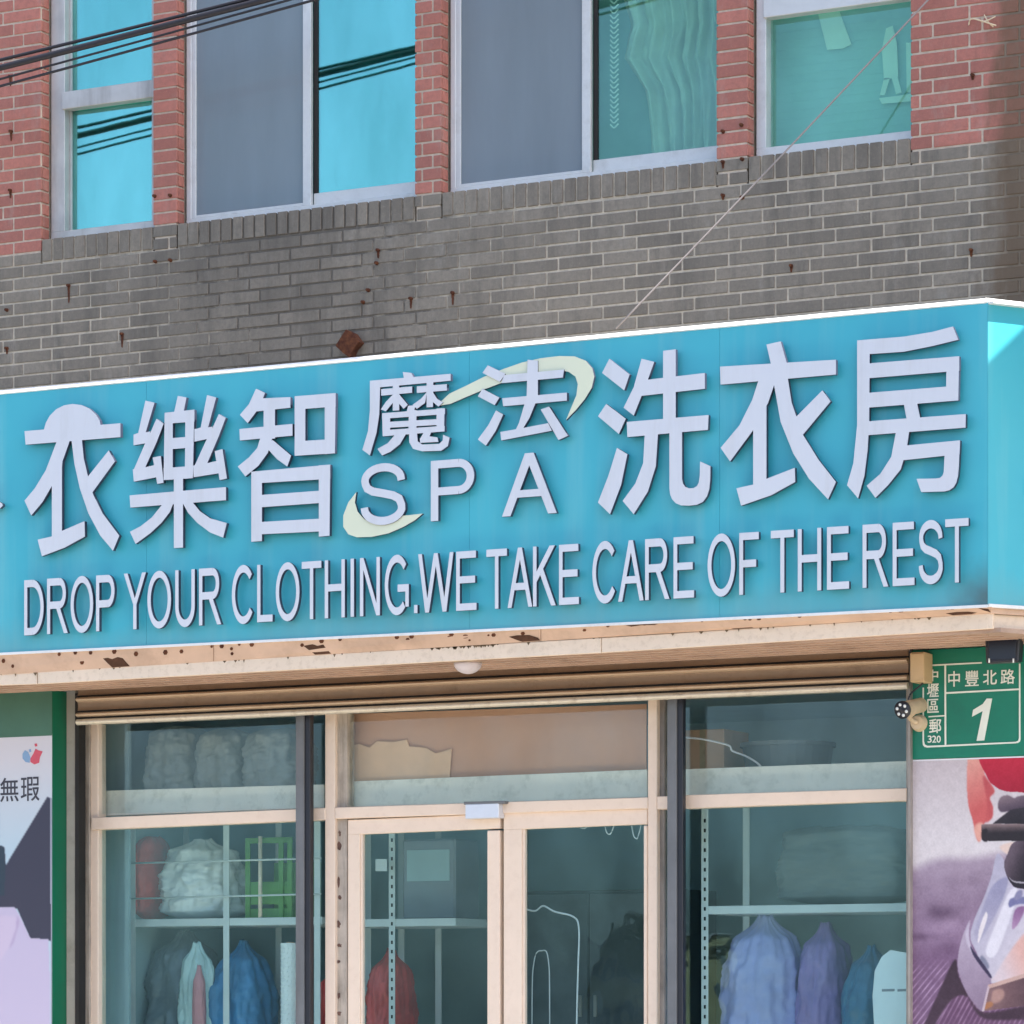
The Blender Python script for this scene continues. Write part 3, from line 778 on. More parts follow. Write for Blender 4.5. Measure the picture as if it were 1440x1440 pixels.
prism('bottom_trim', [(tl[0], zbot(tl[0])), (tr_[0], zbot(tr_[0])), (tr_[0], zbot(tr_[0])-.012), (tl[0], zbot(tl[0])-.012)], YSG-.006, YSG+.02, M['trim_white'], SG)
retq('bottom_trim', .004, L, br_[1]-.010, br_[1]+.004, .006, .03, M['trim_white'], SG)
retq('return_fascia', .03, L, br_[1]-.10, br_[1]-.035, -.045, .02, M['fascia'], SG)
retq('return_batten', .03, L, br_[1]-.034, br_[1]-.0105, -.02, .02, M['salmon'], SG)
# box top, back and inner lid
bm = bmesh.new()
pl = [(tl[0], YSG+.031), (c0.x-.02, YSG+.031), (c1.x-.02, c1.y), (c1.x-.02, -.01), (tl[0], -.01)]
lo = [bm.verts.new((x, y, tr_[1]-.03)) for x, y in pl]; hi = [bm.verts.new((x, y, tr_[1]-.01)) for x, y in pl]
bm.faces.new(lo[::-1]); bm.faces.new(hi)
for i in range(5): bm.faces.new((lo[i], lo[(i+1) % 5], hi[(i+1) % 5], hi[i]))
bmesh.ops.recalc_face_normals(bm, faces=bm.faces[:])
from_bm('top_cover', bm, M['alu_grey'], SG)

YL = YSG-.046; LB = YSG-.024                                    # letter fronts and backs
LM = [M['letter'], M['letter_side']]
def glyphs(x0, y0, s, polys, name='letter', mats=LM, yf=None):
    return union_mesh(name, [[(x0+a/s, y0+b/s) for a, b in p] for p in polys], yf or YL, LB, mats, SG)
A = (20, 540, 4.5)
glyphs(*A, [[(65,298),(672,248),(672,336),(72,384)], [(187,292),(200,245),(225,200),(265,160),(315,135),(370,126),(425,133),(475,155),(515,190),(540,230),(548,268),(370,310)],
    [(268,366),(352,356),(330,420),(305,490),(302,530),(238,645),(180,745),(108,832),(65,738),(130,660),(200,545)], [(238,620),(302,500),(302,940),(238,968)],
    [(148,985),(235,965),(300,930),(445,868),(447,965),(320,1035),(175,1090)],
    [(362,352),(428,350),(440,470),(468,590),(500,700),(560,820),(665,960),(625,1055),(545,960),(470,820),(415,660),(380,500)], [(598,420),(637,490),(490,692),(455,600)]])
glyphs(*A, [[(830,105),(888,118),(832,305),(800,345),(755,385),(755,320),(785,310)], [(755,320),(755,388),(838,374),(862,300)],
    [(900,220),(946,250),(900,370),(828,530),(755,545),(830,372),(865,300)], [(750,540),(828,527),(893,512),(900,590),(757,618)], [(876,465),(928,455),(945,625),(905,632)],
    [(1035,75),(1090,85),(1072,175),(1012,178)], [(952,182),(1003,177),(1003,605),(945,608)], [(1083,168),(1140,162),(1130,595),(1080,600)],
    [(952,182),(1140,162),(1140,238),(952,252)], [(1000,342),(1085,335),(1085,405),(1000,412)], [(945,532),(1135,518),(1130,595),(945,608)],
    [(1220,70),(1278,85),(1228,270),(1195,310),(1150,345),(1150,285),(1180,275)], [(1140,285),(1140,365),(1235,345),(1255,270)],
    [(1295,190),(1338,215),(1290,340),(1222,500),(1140,520),(1220,345),(1258,270)], [(1135,515),(1225,500),(1290,485),(1295,565),(1135,590)], [(1268,425),(1318,412),(1346,598),(1300,608)],
    [(730,705),(1340,652),(1340,735),(735,782)], [(1010,600),(1068,598),(1068,1035),(1010,1038)],
    [(935,765),(1012,740),(985,810),(930,880),(860,945),(768,1012),(732,935),(800,900),(870,845)], [(1060,742),(1130,750),(1175,805),(1240,850),(1345,880),(1322,972),(1240,940),(1160,880),(1100,815)]])
A = (0, 540, 3)
glyphs(*A, [[(1080,20),(1118,38),(1090,105),(1045,165),(1012,130),(1050,85)], [(1070,62),(1225,55),(1225,100),(1060,118)], [(1112,100),(1160,98),(1160,230),(1112,232)],
    [(1010,190),(1234,168),(1234,218),(1012,238)], [(1100,222),(1152,218),(1130,290),(1090,345),(1035,390),(1003,348),(1050,310),(1085,270)], [(1118,262),(1150,236),(1228,302),(1212,348),(1170,318)],
    [(1243,52),(1288,48),(1288,300),(1243,303)], [(1370,42),(1416,38),(1413,292),(1370,296)], [(1243,52),(1416,38),(1416,95),(1243,108)], [(1243,242),(1413,232),(1413,292),(1243,303)],
    [(1060,370),(1105,366),(1105,662),(1060,666)], [(1345,343),(1393,340),(1390,640),(1345,644)], [(1060,370),(1393,340),(1393,400),(1060,420)], [(1100,468),(1350,450),(1350,502),(1100,520)], [(1100,582),(1350,568),(1350,622),(1100,634)]])
A = (470, 490, 3.789)
glyphs(*A, [[(365,125),(410,130),(432,170),(375,178)], [(190,172),(620,135),(620,172),(190,212)], [(190,172),(246,168),(240,350),(225,450),(190,570),(150,540),(180,440),(190,330)],
    [(250,217),(415,202),(415,236),(250,252)], [(440,202),(600,190),(600,224),(440,237)], [(312,190),(346,188),(346,330),(312,332)], [(312,246),(318,282),(275,335),(248,325),(275,285)],
    [(492,175),(528,172),(526,312),(492,314)], [(342,240),(392,300),(370,322),(342,290)], [(494,232),(484,290),(440,322),(418,300),(462,268)], [(522,228),(548,268),(580,288),(555,310),(522,282)],
    [(393,306),(432,302),(425,340),(385,345)], [(255,345),(590,320),(590,350),(255,375)], [(255,345),(298,342),(298,465),(258,468)], [(545,320),(588,318),(585,438),(545,440)],
    [(270,392),(580,375),(580,406),(270,424)], [(258,436),(588,412),(588,442),(258,468)], [(398,330),(438,328),(438,445),(395,448)],
    [(330,452),(387,448),(350,510),(300,550),(255,570),(230,535),(285,505)], [(398,438),(440,436),(445,495),(470,512),(560,508),(578,490),(580,460),(615,475),(605,520),(570,545),(470,548),(420,535),(400,500)],
    [(485,436),(522,432),(508,468),(550,474),(555,498),(458,503),(456,482)]])
glyphs(*A, [[(818,90),(912,135),(882,178),(790,130)]]); d1 = None
glyphs(*A, [[(790,215),(880,262),(855,302),(765,255)]])
glyphs(*A, [[(862,330),(900,352),(860,440),(808,518),(765,485),(820,410)]])
glyphs(*A, [[(905,142),(1225,112),(1218,155),(890,185)], [(1030,60),(1085,65),(1085,265),(1025,268)], [(895,265),(1240,235),(1240,278),(900,308)],
    [(1015,292),(1075,285),(1040,370),(1005,428),(960,448),(985,395)], [(885,445),(1000,425),(1140,398),(1160,438),(890,490)]])
glyphs(*A, [[(1100,325),(1145,310),(1245,465),(1195,488)]])
SM = [M['swoosh'], M['letter_side']]
glyphs(*A, [[(550,300),(615,240),(700,200),(800,150),(900,110),(1000,75),(1100,52),(1200,40),(1280,42),(1340,65),(1375,105),(1386,150),(1372,210),(1335,270),(1290,325),(1235,382),(1265,310),(1290,250),(1298,190),(1285,150),(1250,125),(1200,115),(1100,130),(1000,150),(900,180),(800,218),(700,260),(620,295),(560,305)]], 'swoosh', SM, YSG-.040)
glyphs(*A, [[(118,765),(75,820),(48,890),(48,950),(75,990),(120,1006),(200,1004),(290,985),(370,950),(430,915),(472,880),(400,888),(350,892),(280,932),(220,932),(160,910),(125,870),(110,820)]], 'swoosh', SM, YSG-.040)
A = (800, 420, 2.25)
glyphs(*A, [[(128,190),(192,240),(175,290),(105,235)]]); glyphs(*A, [[(118,333),(180,380),(158,428),(92,372)]]); glyphs(*A, [[(152,472),(185,492),(165,590),(130,682),(92,645),(125,560)]])
glyphs(*A, [[(230,190),(270,200),(245,270),(205,370),(173,345),(205,280)], [(235,258),(430,235),(430,285),(226,308)], [(298,165),(338,160),(338,390),(298,395)], [(183,390),(442,368),(440,415),(185,438)],
    [(240,428),(282,424),(275,530),(250,610),(205,682),(170,640),(210,585),(235,520)], [(318,415),(358,412),(358,570),(361,585),(368,595),(380,600),(395,599),(405,593),(411,582),(414,560),(415,515),(448,530),(447,575),(444,603),(437,625),(424,643),(405,652),(380,655),(355,654),(338,647),(326,634),(320,618),(318,600)]])
glyphs(*A, [[(625,145),(670,135),(690,206),(640,210)], [(478,215),(845,193),(845,240),(480,272)], [(600,258),(657,250),(630,330),(580,420),(510,515),(480,472),(540,400),(580,320)], [(583,400),(625,330),(625,578),(583,592)],
    [(530,600),(583,588),(625,570),(715,535),(716,580),(640,622),(545,655)], [(645,250),(692,247),(705,330),(740,430),(790,510),(845,580),(820,635),(760,570),(710,490),(670,390)], [(802,290),(828,325),(735,437),(708,385)]])
glyphs(*A, [[(912,132),(1060,120),(1150,105),(1215,88),(1232,130),(1150,150),(1060,168),(912,178)], [(912,132),(952,130),(950,400),(945,480),(935,560),(915,632),(880,590),(900,520),(912,400)],
    [(945,205),(1235,182),(1235,228),(945,252)], [(1195,190),(1235,182),(1232,320),(1193,325)], [(945,298),(1233,275),(1232,322),(945,345)], [(1058,325),(1100,322),(1113,385),(1070,388)], [(945,388),(1256,365),(1255,408),(945,432)],
    [(1035,420),(1077,418),(1068,480),(1050,540),(1010,590),(970,630),(942,592),(985,555),(1020,500)], [(1060,465),(1238,448),(1236,492),(1050,512)], [(1190,465),(1237,450),(1234,530),(1231,562),(1226,582),(1217,597),(1204,606),(1188,610),(1115,612),(1100,570),(1160,569),(1174,567),(1182,560),(1186,548)]])

# --- grotesque capitals drawn as strokes: unit height 1, stem .13
ST = .132
def stroke(pts, wd=ST):
    """polyline with butt ends and mitred corners as an outline"""
    P = [Vector(p) for p in pts]; Lf, Rt = [], []
    for i, p in enumerate(P):
        d0 = (P[i]-P[i-1]).normalized() if i else (P[1]-P[0]).normalized()
        d1_ = (P[i+1]-P[i]).normalized() if i < len(P)-1 else d0
        n0_, n1_ = Vector((-d0.y, d0.x)), Vector((-d1_.y, d1_.x)); m = (n0_+n1_).normalized()
        k = wd/2/max(.35, m.dot(n0_)); Lf.append(p+m*k); Rt.append(p-m*k)
    return [tuple(v) for v in Lf+Rt[::-1]]
def arc(cx, cy, rx, ry, a0, a1, n=14):
    return [(cx+rx*math.cos(R(a0+(a1-a0)*k/n)), cy+ry*math.sin(R(a0+(a1-a0)*k/n))) for k in range(n+1)]
def rect(x0, y0, x1, y1): return [(x0, y0), (x1, y0), (x1, y1), (x0, y1)]
h = ST/2
def bowl(x0, x1, y0, y1):
    r_ = (y1-y0)/2-h; m = x1-h-r_*.95
    return [rect(x0, y0, m, y0+ST), rect(x0, y1-ST, m, y1), stroke(arc(m, (y0+y1)/2, r_*.95, r_, -90, 90, 18))]
def ring_(w_):
    a = [(w_/2+(w_/2)*math.cos(2*math.pi*k/36), .5+.512*math.sin(2*math.pi*k/36)) for k in range(37)]
    b = [(w_/2+(w_/2-ST)*math.cos(2*math.pi*k/36), .5+(.512-ST*.93)*math.sin(2*math.pi*k/36)) for k in range(37)]
    return [[a[k], a[k+1], b[k+1], b[k]] for k in range(36)]
def cstroke(w_, a0, a1):
    return stroke(arc(w_/2, .5, w_/2-h, .512-h*.93, a0, a1, 28))
CAPS = {
 'D': (.83, [rect(0, 0, ST, 1)]+bowl(0, .83, 0, 1)), 'P': (.77, [rect(0, 0, ST, 1)]+bowl(0, .77, .42, 1)),
 'R': (.88, [rect(0, 0, ST, 1)]+bowl(0, .80, .45, 1)+[[(.38, .47), (.52, .50), (.88, 0), (.72, 0)]]),
 'O': (.95, ring_(.95)), 'C': (.90, [cstroke(.93, 42, 322)]),
 'G': (.93, [cstroke(.95, 42, 312), rect(.50, .38, .93, .38+ST*.95), rect(.93-ST, .12, .93, .45)]),
 'Y': (.90, [rect(.45-h, 0, .45+h, .45), [(0, 1), (.155, 1), (.45+h, .45), (.45+h, .36), (.45-h, .36), (.45-h, .44)], [(.90, 1), (.745, 1), (.45-h, .45), (.45-h, .36), (.45+h, .36), (.45+h, .44)]]),
 'U': (.78, [stroke([(h, 1)]+arc(.39, .36, .39-h, .36-h*.8, 180, 360, 18)+[(.78-h, 1)])]),
 'L': (.62, [rect(0, 0, ST, 1), rect(0, 0, .62, ST*.92)]), 'T': (.78, [rect(.39-h, 0, .39+h, 1), rect(0, 1-ST*.92, .78, 1)]),
 'H': (.79, [rect(0, 0, ST, 1), rect(.79-ST, 0, .79, 1), rect(0, .46, .79, .46+ST*.92)]), 'I': (.132, [rect(0, 0, ST, 1)]),
 'N': (.78, [rect(0, 0, ST, 1), rect(.78-ST, 0, .78, 1), [(0, 1), (.14, 1), (.78, 0), (.64, 0)]]),
 'W': (1.30, [[(0, 1), (.135, 1), (.40, 0), (.26, 0)], [(.26, 0), (.40, 0), (.72, 1), (.58, 1)], [(.58, 1), (.72, 1), (1.04, 0), (.90, 0)], [(.90, 0), (1.04, 0), (1.30, 1), (1.165, 1)]]),
 'E': (.74, [rect(0, 0, ST, 1), rect(0, 0, .74, ST*.9), rect(0, .46, .69, .46+ST*.9), rect(0, 1-ST*.9, .72, 1)]),
 'F': (.67, [rect(0, 0, ST, 1), rect(0, .44, .58, .44+ST*.9), rect(0, 1-ST*.9, .67, 1)]),
 'A': (.93, [[(0, 0), (.145, 0), (.545, 1), (.39, 1)], [(.93, 0), (.785, 0), (.385, 1), (.54, 1)], rect(.22, .29, .72, .29+ST*.9)]),
 'K': (.85, [rect(0, 0, ST, 1), [(.06, .34), (.06, .52), (.62, 1), (.82, 1)], [(.27, .52), (.38, .62), (.85, 0), (.68, 0)]]),
 'S': (.80, [stroke([(.80-h-.005, .71)]+arc(.40, .735, .325, .205, 12, 180, 14)+[(.085, .68), (.12, .61), (.22, .555), (.40, .515), (.58, .47), (.69, .41), (.732, .31)]+arc(.405, .285, .338, .222, 0, -172, 14)[1:]+[(.065, .30)])]),
 '.': (.132, [rect(0, 0, .132, .14)]),
}
ADV = dict(D=1.0, R=1.0, O=1.07, P=.90, Y=.90, U=1.0, C=1.01, L=.76, T=.84, H=1.0, I=.38, N=1.0, G=1.09, W=1.32, E=.92, A=.92, K=.92, F=.84, S=.92)
ADV['.'] = .38
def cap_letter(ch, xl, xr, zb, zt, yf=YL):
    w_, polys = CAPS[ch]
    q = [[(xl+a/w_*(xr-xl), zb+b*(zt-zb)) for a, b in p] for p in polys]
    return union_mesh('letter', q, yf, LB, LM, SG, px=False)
def lin(a, b, t): return a+(b-a)*t
def eng(px_):     # top and baseline of the English line at a column
    t = (px_-35)/(1358-35); return lin(816, 728.5, t), lin(893.5, 818.5, t)
for word, pa, pb in (('DROP', 34, 161), ('YOUR', 174, 311), ('CLOTHING.', 326, 587), ('WE', 588, 670), ('TAKE', 684, 814), ('CARE', 833, 976), ('OF', 995, 1067), ('THE', 1084, 1194), ('REST', 1213, 1362)):
    xa, xb = WX(pa, YL), WX(pb, YL)
    lsb = {c_: (ADV[c_]-CAPS[c_][0])/2 for c_ in word}
    pos, x = [], -lsb[word[0]]
    for c_ in word: pos.append((x+lsb[c_], x+lsb[c_]+CAPS[c_][0])); x += ADV[c_]
    tot = pos[-1][1]
    za = W((pa+pb)/2, eng((pa+pb)/2)[1], YL)[1]; zb_ = W((pa+pb)/2, eng((pa+pb)/2)[0], YL)[1]
    for c_, (l, r_) in zip(word, pos): cap_letter(c_, xa+l/tot*(xb-xa), xa+r_/tot*(xb-xa), za, zb_)
for c_, pa, pb, ya, yb in (('S', 507.5, 570, 652, 738), ('P', 606, 667, 646, 731), ('A', 706, 783, 637, 724)):
    pc = (pa+pb)/2; cap_letter(c_, WX(pa, YL), WX(pb, YL), W(pc, yb, YL)[1], W(pc, ya, YL)[1], YL-.001)
# lettering cut by the frame: a bit at the left edge and the round end of one on the return
glyphs(0, 0, 1, [[(-30, 706), (-4, 704), (3, 708), (4, 711), (0, 715), (-30, 716)]])
def ret_disc(a, z, ra, rz):
    bm = bmesh.new(); n = 20; f, b = [], []
    for k in range(n):
        q = c0+CD*(a+ra*math.cos(2*math.pi*k/n)); zz = z+rz*math.sin(2*math.pi*k/n)
        f.append(bm.verts.new((*(q+nrm*.03).xy, zz))); b.append(bm.verts.new((*(q+nrm*.004).xy, zz)))
    bm.faces.new(f); bm.faces.new(b[::-1])
    for k in range(n): bm.faces.new((f[k], b[k], b[(k+1) % n], f[(k+1) % n]))
    bmesh.ops.recalc_face_normals(bm, faces=bm.faces[:])
    return from_bm('letter', bm, M['letter'], SG)
ret_disc(.262, W(1436, 682, -.5)[1], .055, .10); ret_disc(.27, W(1436, 806, -.5)[1], .05, .025)
adopt(SG)

# ------------------------------------------------------------------ roller shutter
RS = empty('roller_shutter', (0, YSH, 3.0))
def shutter_profile(z0, z1, lx, rx, mat, name, bulge=.016, y=YSH):
    bm = bmesh.new(); n = 10; prof = []
    for k in range(n+1):
        t = k/n; prof.append((y-bulge*math.sin(math.pi*t)**.8, z0+(z1-z0)*t))
    prof += [(y+.012, z1), (y+.012, z0)]
    a = [bm.verts.new((lx, p, q)) for p, q in prof]; b = [bm.verts.new((rx, p, q)) for p, q in prof]
    for k in range(len(prof)):
        k2 = (k+1) % len(prof); bm.faces.new((a[k], b[k], b[k2], a[k2]))
    bm.faces.new(a[::-1]); bm.faces.new(b); bmesh.ops.recalc_face_normals(bm, faces=bm.faces[:])
    return from_bm(name, bm, mat, RS)
lx, rx = WX(109, YSH), WX(1277, YSH)
zb = W(700, 994, YSH)[1]; zt = W(700, 943, YSH)[1]
shutter_profile(zb, zb+.030, lx, rx, M['shutter_bar'], 'bottom_bar', .014, YSH-.006)
shutter_profile(zb+.0305, zb+.040, lx, rx, M['dark'], 'dark_gap_strip', .001, YSH+.004)  # dark strip standing in for the shaded gap above the bar
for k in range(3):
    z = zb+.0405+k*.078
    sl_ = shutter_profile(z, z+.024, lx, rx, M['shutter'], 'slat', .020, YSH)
    f_ = shutter_profile(z+.0245, z+.0335, lx, rx, M['dark'], 'slat_gap_shade', .001, YSH+.004)  # black strip painted for the shade between bead and flat
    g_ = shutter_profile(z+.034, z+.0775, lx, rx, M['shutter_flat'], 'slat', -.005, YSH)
adopt(RS); tag(RS, 'rolled up bronze metal shutter just below the canopy', 'shutter')
# ------------------------------------------------------------------ lamp under the canopy
LP = empty('ceiling_lamp', P3(658, 926, -.45))
lc = P3(658, 927, -.45); lc.z = zso+(zsb-zso)*(.101/(YSH+.551))+.001
bm = bmesh.new(); bmesh.ops.create_uvsphere(bm, u_segments=32, v_segments=18, radius=.068)
for v in bm.verts: v.co = Vector((v.co.x, v.co.y, min(0, v.co.z)*.78))+lc+Vector((0, 0, -.006))
bmesh.ops.remove_doubles(bm, verts=bm.verts[:], dist=1e-5)
from_bm('globe', bm, M['lamp_glass'], LP, True)
bm = bmesh.new(); bmesh.ops.create_cone(bm, cap_ends=True, segments=32, radius1=.072, radius2=.072, depth=.008, matrix=Matrix.Translation(lc+Vector((0, 0, -.002)))); from_bm('base_ring', bm, M['beige'], LP)
adopt(LP); tag(LP, 'unlit white dome lamp under the canopy above the glass doors', 'lamp')

# ------------------------------------------------------------------ address board
NB = empty('address_board', (2.4, 0, 2.68)); YB = -.03
bx0 = WX(1280, YB); bx1 = 2.86; bz0 = W(1340, 1066, YB)[1]
box('board', bx0, bx1, YB, -.001, bz0, 3.18, M['green'], NB, .002)
AZ = lambda X, Y: (1240+X/6.545, 860+Y/6.545)
def pl_poly(polys, name='frame_line'):
    return union_mesh(name, [[AZ(*p) for p in q] for q in polys], YB-.003, YB-.0005, [M['number_white'], M['number_white']], NB)
pl_poly([[(375, 700), (387, 700), (387, 1195), (375, 1195)], [(375, 1190), (387, 1190), (395, 1222), (420, 1236), (415, 1250), (392, 1246), (378, 1228)], [(410, 1236), (1235, 1198), (1240, 1212), (412, 1252)],
         [(1228, 1200), (1255, 1188), (1262, 1165), (1276, 1165), (1272, 1195), (1250, 1212)], [(1262, 480), (1275, 478), (1276, 1180), (1262, 1182)], [(450, 488), (920, 464), (920, 478), (450, 502)],
         [(576, 490), (591, 489), (593, 1232), (578, 1233)], [(585, 742), (1270, 706), (1270, 722), (585, 758)], [(430, 962), (585, 952), (585, 964), (430, 974)]])
def bchar(ch, X0, X1, Y0, Y1, fat=.0012):
    a = AZ((X0+X1)/2, (Y0+Y1)/2); pa, pb = AZ(X0, Y0), AZ(X1, Y1)
    glyph(ch, WX(pa[0], YB), WX(pb[0], YB), W(a[0], pb[1], YB)[1], W(a[0], pa[1], YB)[1], YB-.003, M['number_white'], NB, fat)
for ch, X0, X1, Y0, Y1 in (('中', 615, 720, 550, 690), ('豐', 770, 893, 545, 685), ('北', 935, 1060, 540, 672), ('路', 1097, 1225, 532, 666), ('中', 420, 520, 535, 640), ('壢', 420, 525, 662, 788), ('區', 422, 525, 806, 930), ('郵', 440, 548, 990, 1118)):
    bchar(ch, X0, X1, Y0, Y1)
union_mesh('letter', [[AZ(*p) for p in [(830, 968), (840, 905), (930, 850), (965, 800), (1015, 800), (942, 1186), (872, 1190), (928, 915)]]], YB-.003, YB-.0005, [M['number_white']]*2, NB)
for ch, X0 in (('3', 425), ('2', 467), ('0', 508)): bchar(ch, X0, X0+36, 1143, 1206, .0008)
adopt(NB); tag(NB, 'green address board numbered 1 with white characters at the right end of the shopfront', 'sign')
# tan junction box
JB = empty('junction_box', P3(1292, 959, -.1))
box('body', WX(1279.5, -.14), WX(1299.5, -.14), -.14, -.031, W(1290, 959, -.14)[1], W(1290, 917, -.14)[1], M['tan_box'], JB, .004)
box('lid', WX(1280, -.146), WX(1299, -.146), -.146, -.1405, W(1290, 957, -.14)[1], W(1290, 919, -.14)[1], M['tan_box'], JB, .003)
tube('conduit', smooth_path([P3(1300, 958, -.08), P3(1293, 965, -.09), P3(1281, 975, -.10), P3(1277, 984, -.11)]), .004, M['black'], JB)
tube('conduit', smooth_path([P3(1279, 918, -.08), P3(1286, 910, -.08), P3(1300, 908, -.05), P3(1306, 914, -.04)]), .006, M['black'], JB)
adopt(JB); tag(JB, 'small tan junction box beside the end of the roller shutter', 'junction box')
# bullet camera
SC = empty('security_camera', P3(1294, 1018, -.03))
mc = P3(1293, 1017, -.03)
bm = bmesh.new(); bmesh.ops.create_cone(bm, cap_ends=True, segments=24, radius1=.040, radius2=.030, depth=.035, matrix=Matrix.Translation(mc+Vector((0, -.019, 0))) @ Matrix.Rotation(R(90), 4, 'X')); from_bm('mount_plate', bm, M['beige'], SC, False)
hd = P3(1270, 998, -.22); tail = P3(1297, 991, -.06); ax = (hd-tail).normalized()
tube('body', [tail, tail+ax*.01, hd-ax*.012, hd-ax*.004], [.020, .034, .035, .035], M['beige'], SC, 20)
tube('bezel', [hd-ax*.004, hd+ax*.010], [.040, .041], M['black'], SC, 24)
u = ax.cross(Vector((0, 0, 1))).normalized(); v_ = u.cross(ax)
for k in range(6):
    q = hd+ax*.0105+(u*math.cos(k*math.pi/3+.3)+v_*math.sin(k*math.pi/3+.3))*.025
    tube('led', [q, q+ax*.003], .0075, M['led'], SC, 10)
tube('lens', [hd+ax*.0104, hd+ax*.014], [.011, .009], M['black'], SC, 14)
tube('arm', smooth_path([mc+Vector((0, -.035, .0)), mc+Vector((-.02, -.07, .02)), P3(1284, 1003, -.14)]), .011, M['beige'], SC, 10)
adopt(SC); tag(SC, 'beige bullet security camera with a ring of lights below the tan box', 'security camera')
# dark floodlight
FL = empty('floodlight', P3(1408, 893, -.3)); yq = -.28
pxprism('housing', [(1385, 897), (1434, 891), (1432, 930), (1386, 933)], yq, yq+.06, M['black'], FL, .006)
pxprism('front_lens', [(1390, 902), (1429, 898), (1428, 926), (1391, 928)], yq-.004, yq-.0005, M['flood_lens'], FL, .001)
for q in (1391, 1425): tube('hinge_pin', [P3(q, 926, yq-.006), P3(q, 932, yq-.006)], .004, M['led'], FL, 8)
box('bracket', WX(1400, yq), WX(1418, yq), yq+.02, yq+.05, W(1408, 896, yq)[1], zso-.001, M['black'], FL, .002)
adopt(FL); tag(FL, 'black floodlight hanging under the canopy above the address board', 'floodlight')

# ------------------------------------------------------------------ printed posters
def blur(a, n):
    for _ in range(n):
        p = np.pad(a, 1, mode='edge'); a = (p[:-2, 1:-1]+p[2:, 1:-1]+p[1:-1, :-2]+p[1:-1, 2:]+p[1:-1, 1:-1]*2)/6
    return a
def inside(px_, py_, poly):
    r_ = np.zeros(px_.shape, bool); n = len(poly); j = n-1
    for i in range(n):
        xi, yi = poly[i]; xj, yj = poly[j]
        if yi != yj:
            r_ ^= ((yi > py_) != (yj > py_)) & (px_ < (xj-xi)*(py_-yi)/(yj-yi)+xi)
        j = i
    return r_
def print_sheet(name, corners, y, nx, ny, layers, parent):
    """corners: pixel x range and y range at the sheet; layers: list of (polygon, sRGB, blur) painted in order"""
    (xa, xb), (ya, yb) = corners
    U, V = np.meshgrid(np.linspace(xa, xb, nx), np.linspace(ya, yb, ny))
    img = np.zeros((ny, nx, 3))
    for lay in layers: img = lay(U, V, img)
    x0, x1 = WX(xa, y), WX(xb, y); zt_, zb_ = W((xa+xb)/2, ya, y)[1], W((xa+xb)/2, yb, y)[1]
    X = np.linspace(x0, x1, nx); Z = np.linspace(zt_, zb_, ny)
    verts = [(X[i], y, Z[j]) for j in range(ny) for i in range(nx)]
    faces = [(j*nx+i, (j+1)*nx+i, (j+1)*nx+i+1, j*nx+i+1) for j in range(ny-1) for i in range(nx-1)]
    me = bpy.data.meshes.new(name); me.from_pydata(verts, [], faces)
    ca = me.color_attributes.new('ink', 'FLOAT_COLOR', 'POINT')
    s = np.clip(img/255, 0, 1); l = np.where(s <= .04045, s/12.92, ((s+.055)/1.055)**2.4)
    buf = np.ones((ny*nx, 4), np.float32); buf[:, :3] = (l*.86).reshape(-1, 3)
    ca.data.foreach_set('color', buf.ravel())
    return link(name, me, M['print'], parent)
def poly_layer(poly, col, b=1, z=None):
    if z: poly = [(z[0]+a/z[2], z[1]+c_/z[2]) for a, c_ in poly]
    def f(U, V, img):
        m = blur(inside(U, V, poly).astype(float), b)[..., None]; return img*(1-m)+np.array(col)*m
    return f
def grad_layer(f_):
    return lambda U, V, img: f_(U, V, img)
Zp = (1270, 1050, 3.694)
def cr_closed(poly, n=6):
    out = []; m = len(poly)
    for i in range(m):
        a, b, c_, d = (np.array(poly[(i+k) % m], float) for k in (-1, 0, 1, 2))
        for q in range(n):
            t = q/n; out.append(tuple(.5*((2*b)+(-a+c_)*t+(2*a-5*b+4*c_-d)*t*t+(-a+3*b-3*c_+d)*t**3)))
    return out
def gl_(poly, ca, cb=None, pa=(0, 0), pb=(0, 1), b=1, sm=True):
    """smooth printed shape, flat or running from colour ca at pa to cb at pb"""
    q = cr_closed(poly) if sm else poly
    def f(U, V, img):
        X = (U-Zp[0])*Zp[2]; Y = (V-Zp[1])*Zp[2]
        m = blur(inside(X, Y, q).astype(float), b)[..., None]
        col = np.array(ca, float)
        if cb is not None:
            d = np.array(pb, float)-np.array(pa, float); t = np.clip(((X-pa[0])*d[0]+(Y-pa[1])*d[1])/d.dot(d), 0, 1)[..., None]
            col = col*(1-t)+np.array(cb)*t
        return img*(1-m)+col*m
    return f
def val_noise(shape, cell, seed):
    rs = np.random.RandomState(seed); g_ = rs.rand(*[int(q/cell)+3 for q in shape])
    yi = np.arange(shape[0])/cell; xi = np.arange(shape[1])/cell; y0 = yi.astype(int); x0 = xi.astype(int)
    fy = (yi-y0)[:, None]; fx = (xi-x0)[None]; fy = fy*fy*(3-2*fy); fx = fx*fx*(3-2*fx)
    return g_[y0][:, x0]*(1-fy)*(1-fx)+g_[y0+1][:, x0]*fy*(1-fx)+g_[y0][:, x0+1]*(1-fy)*fx+g_[y0+1][:, x0+1]*fy*fx-.5
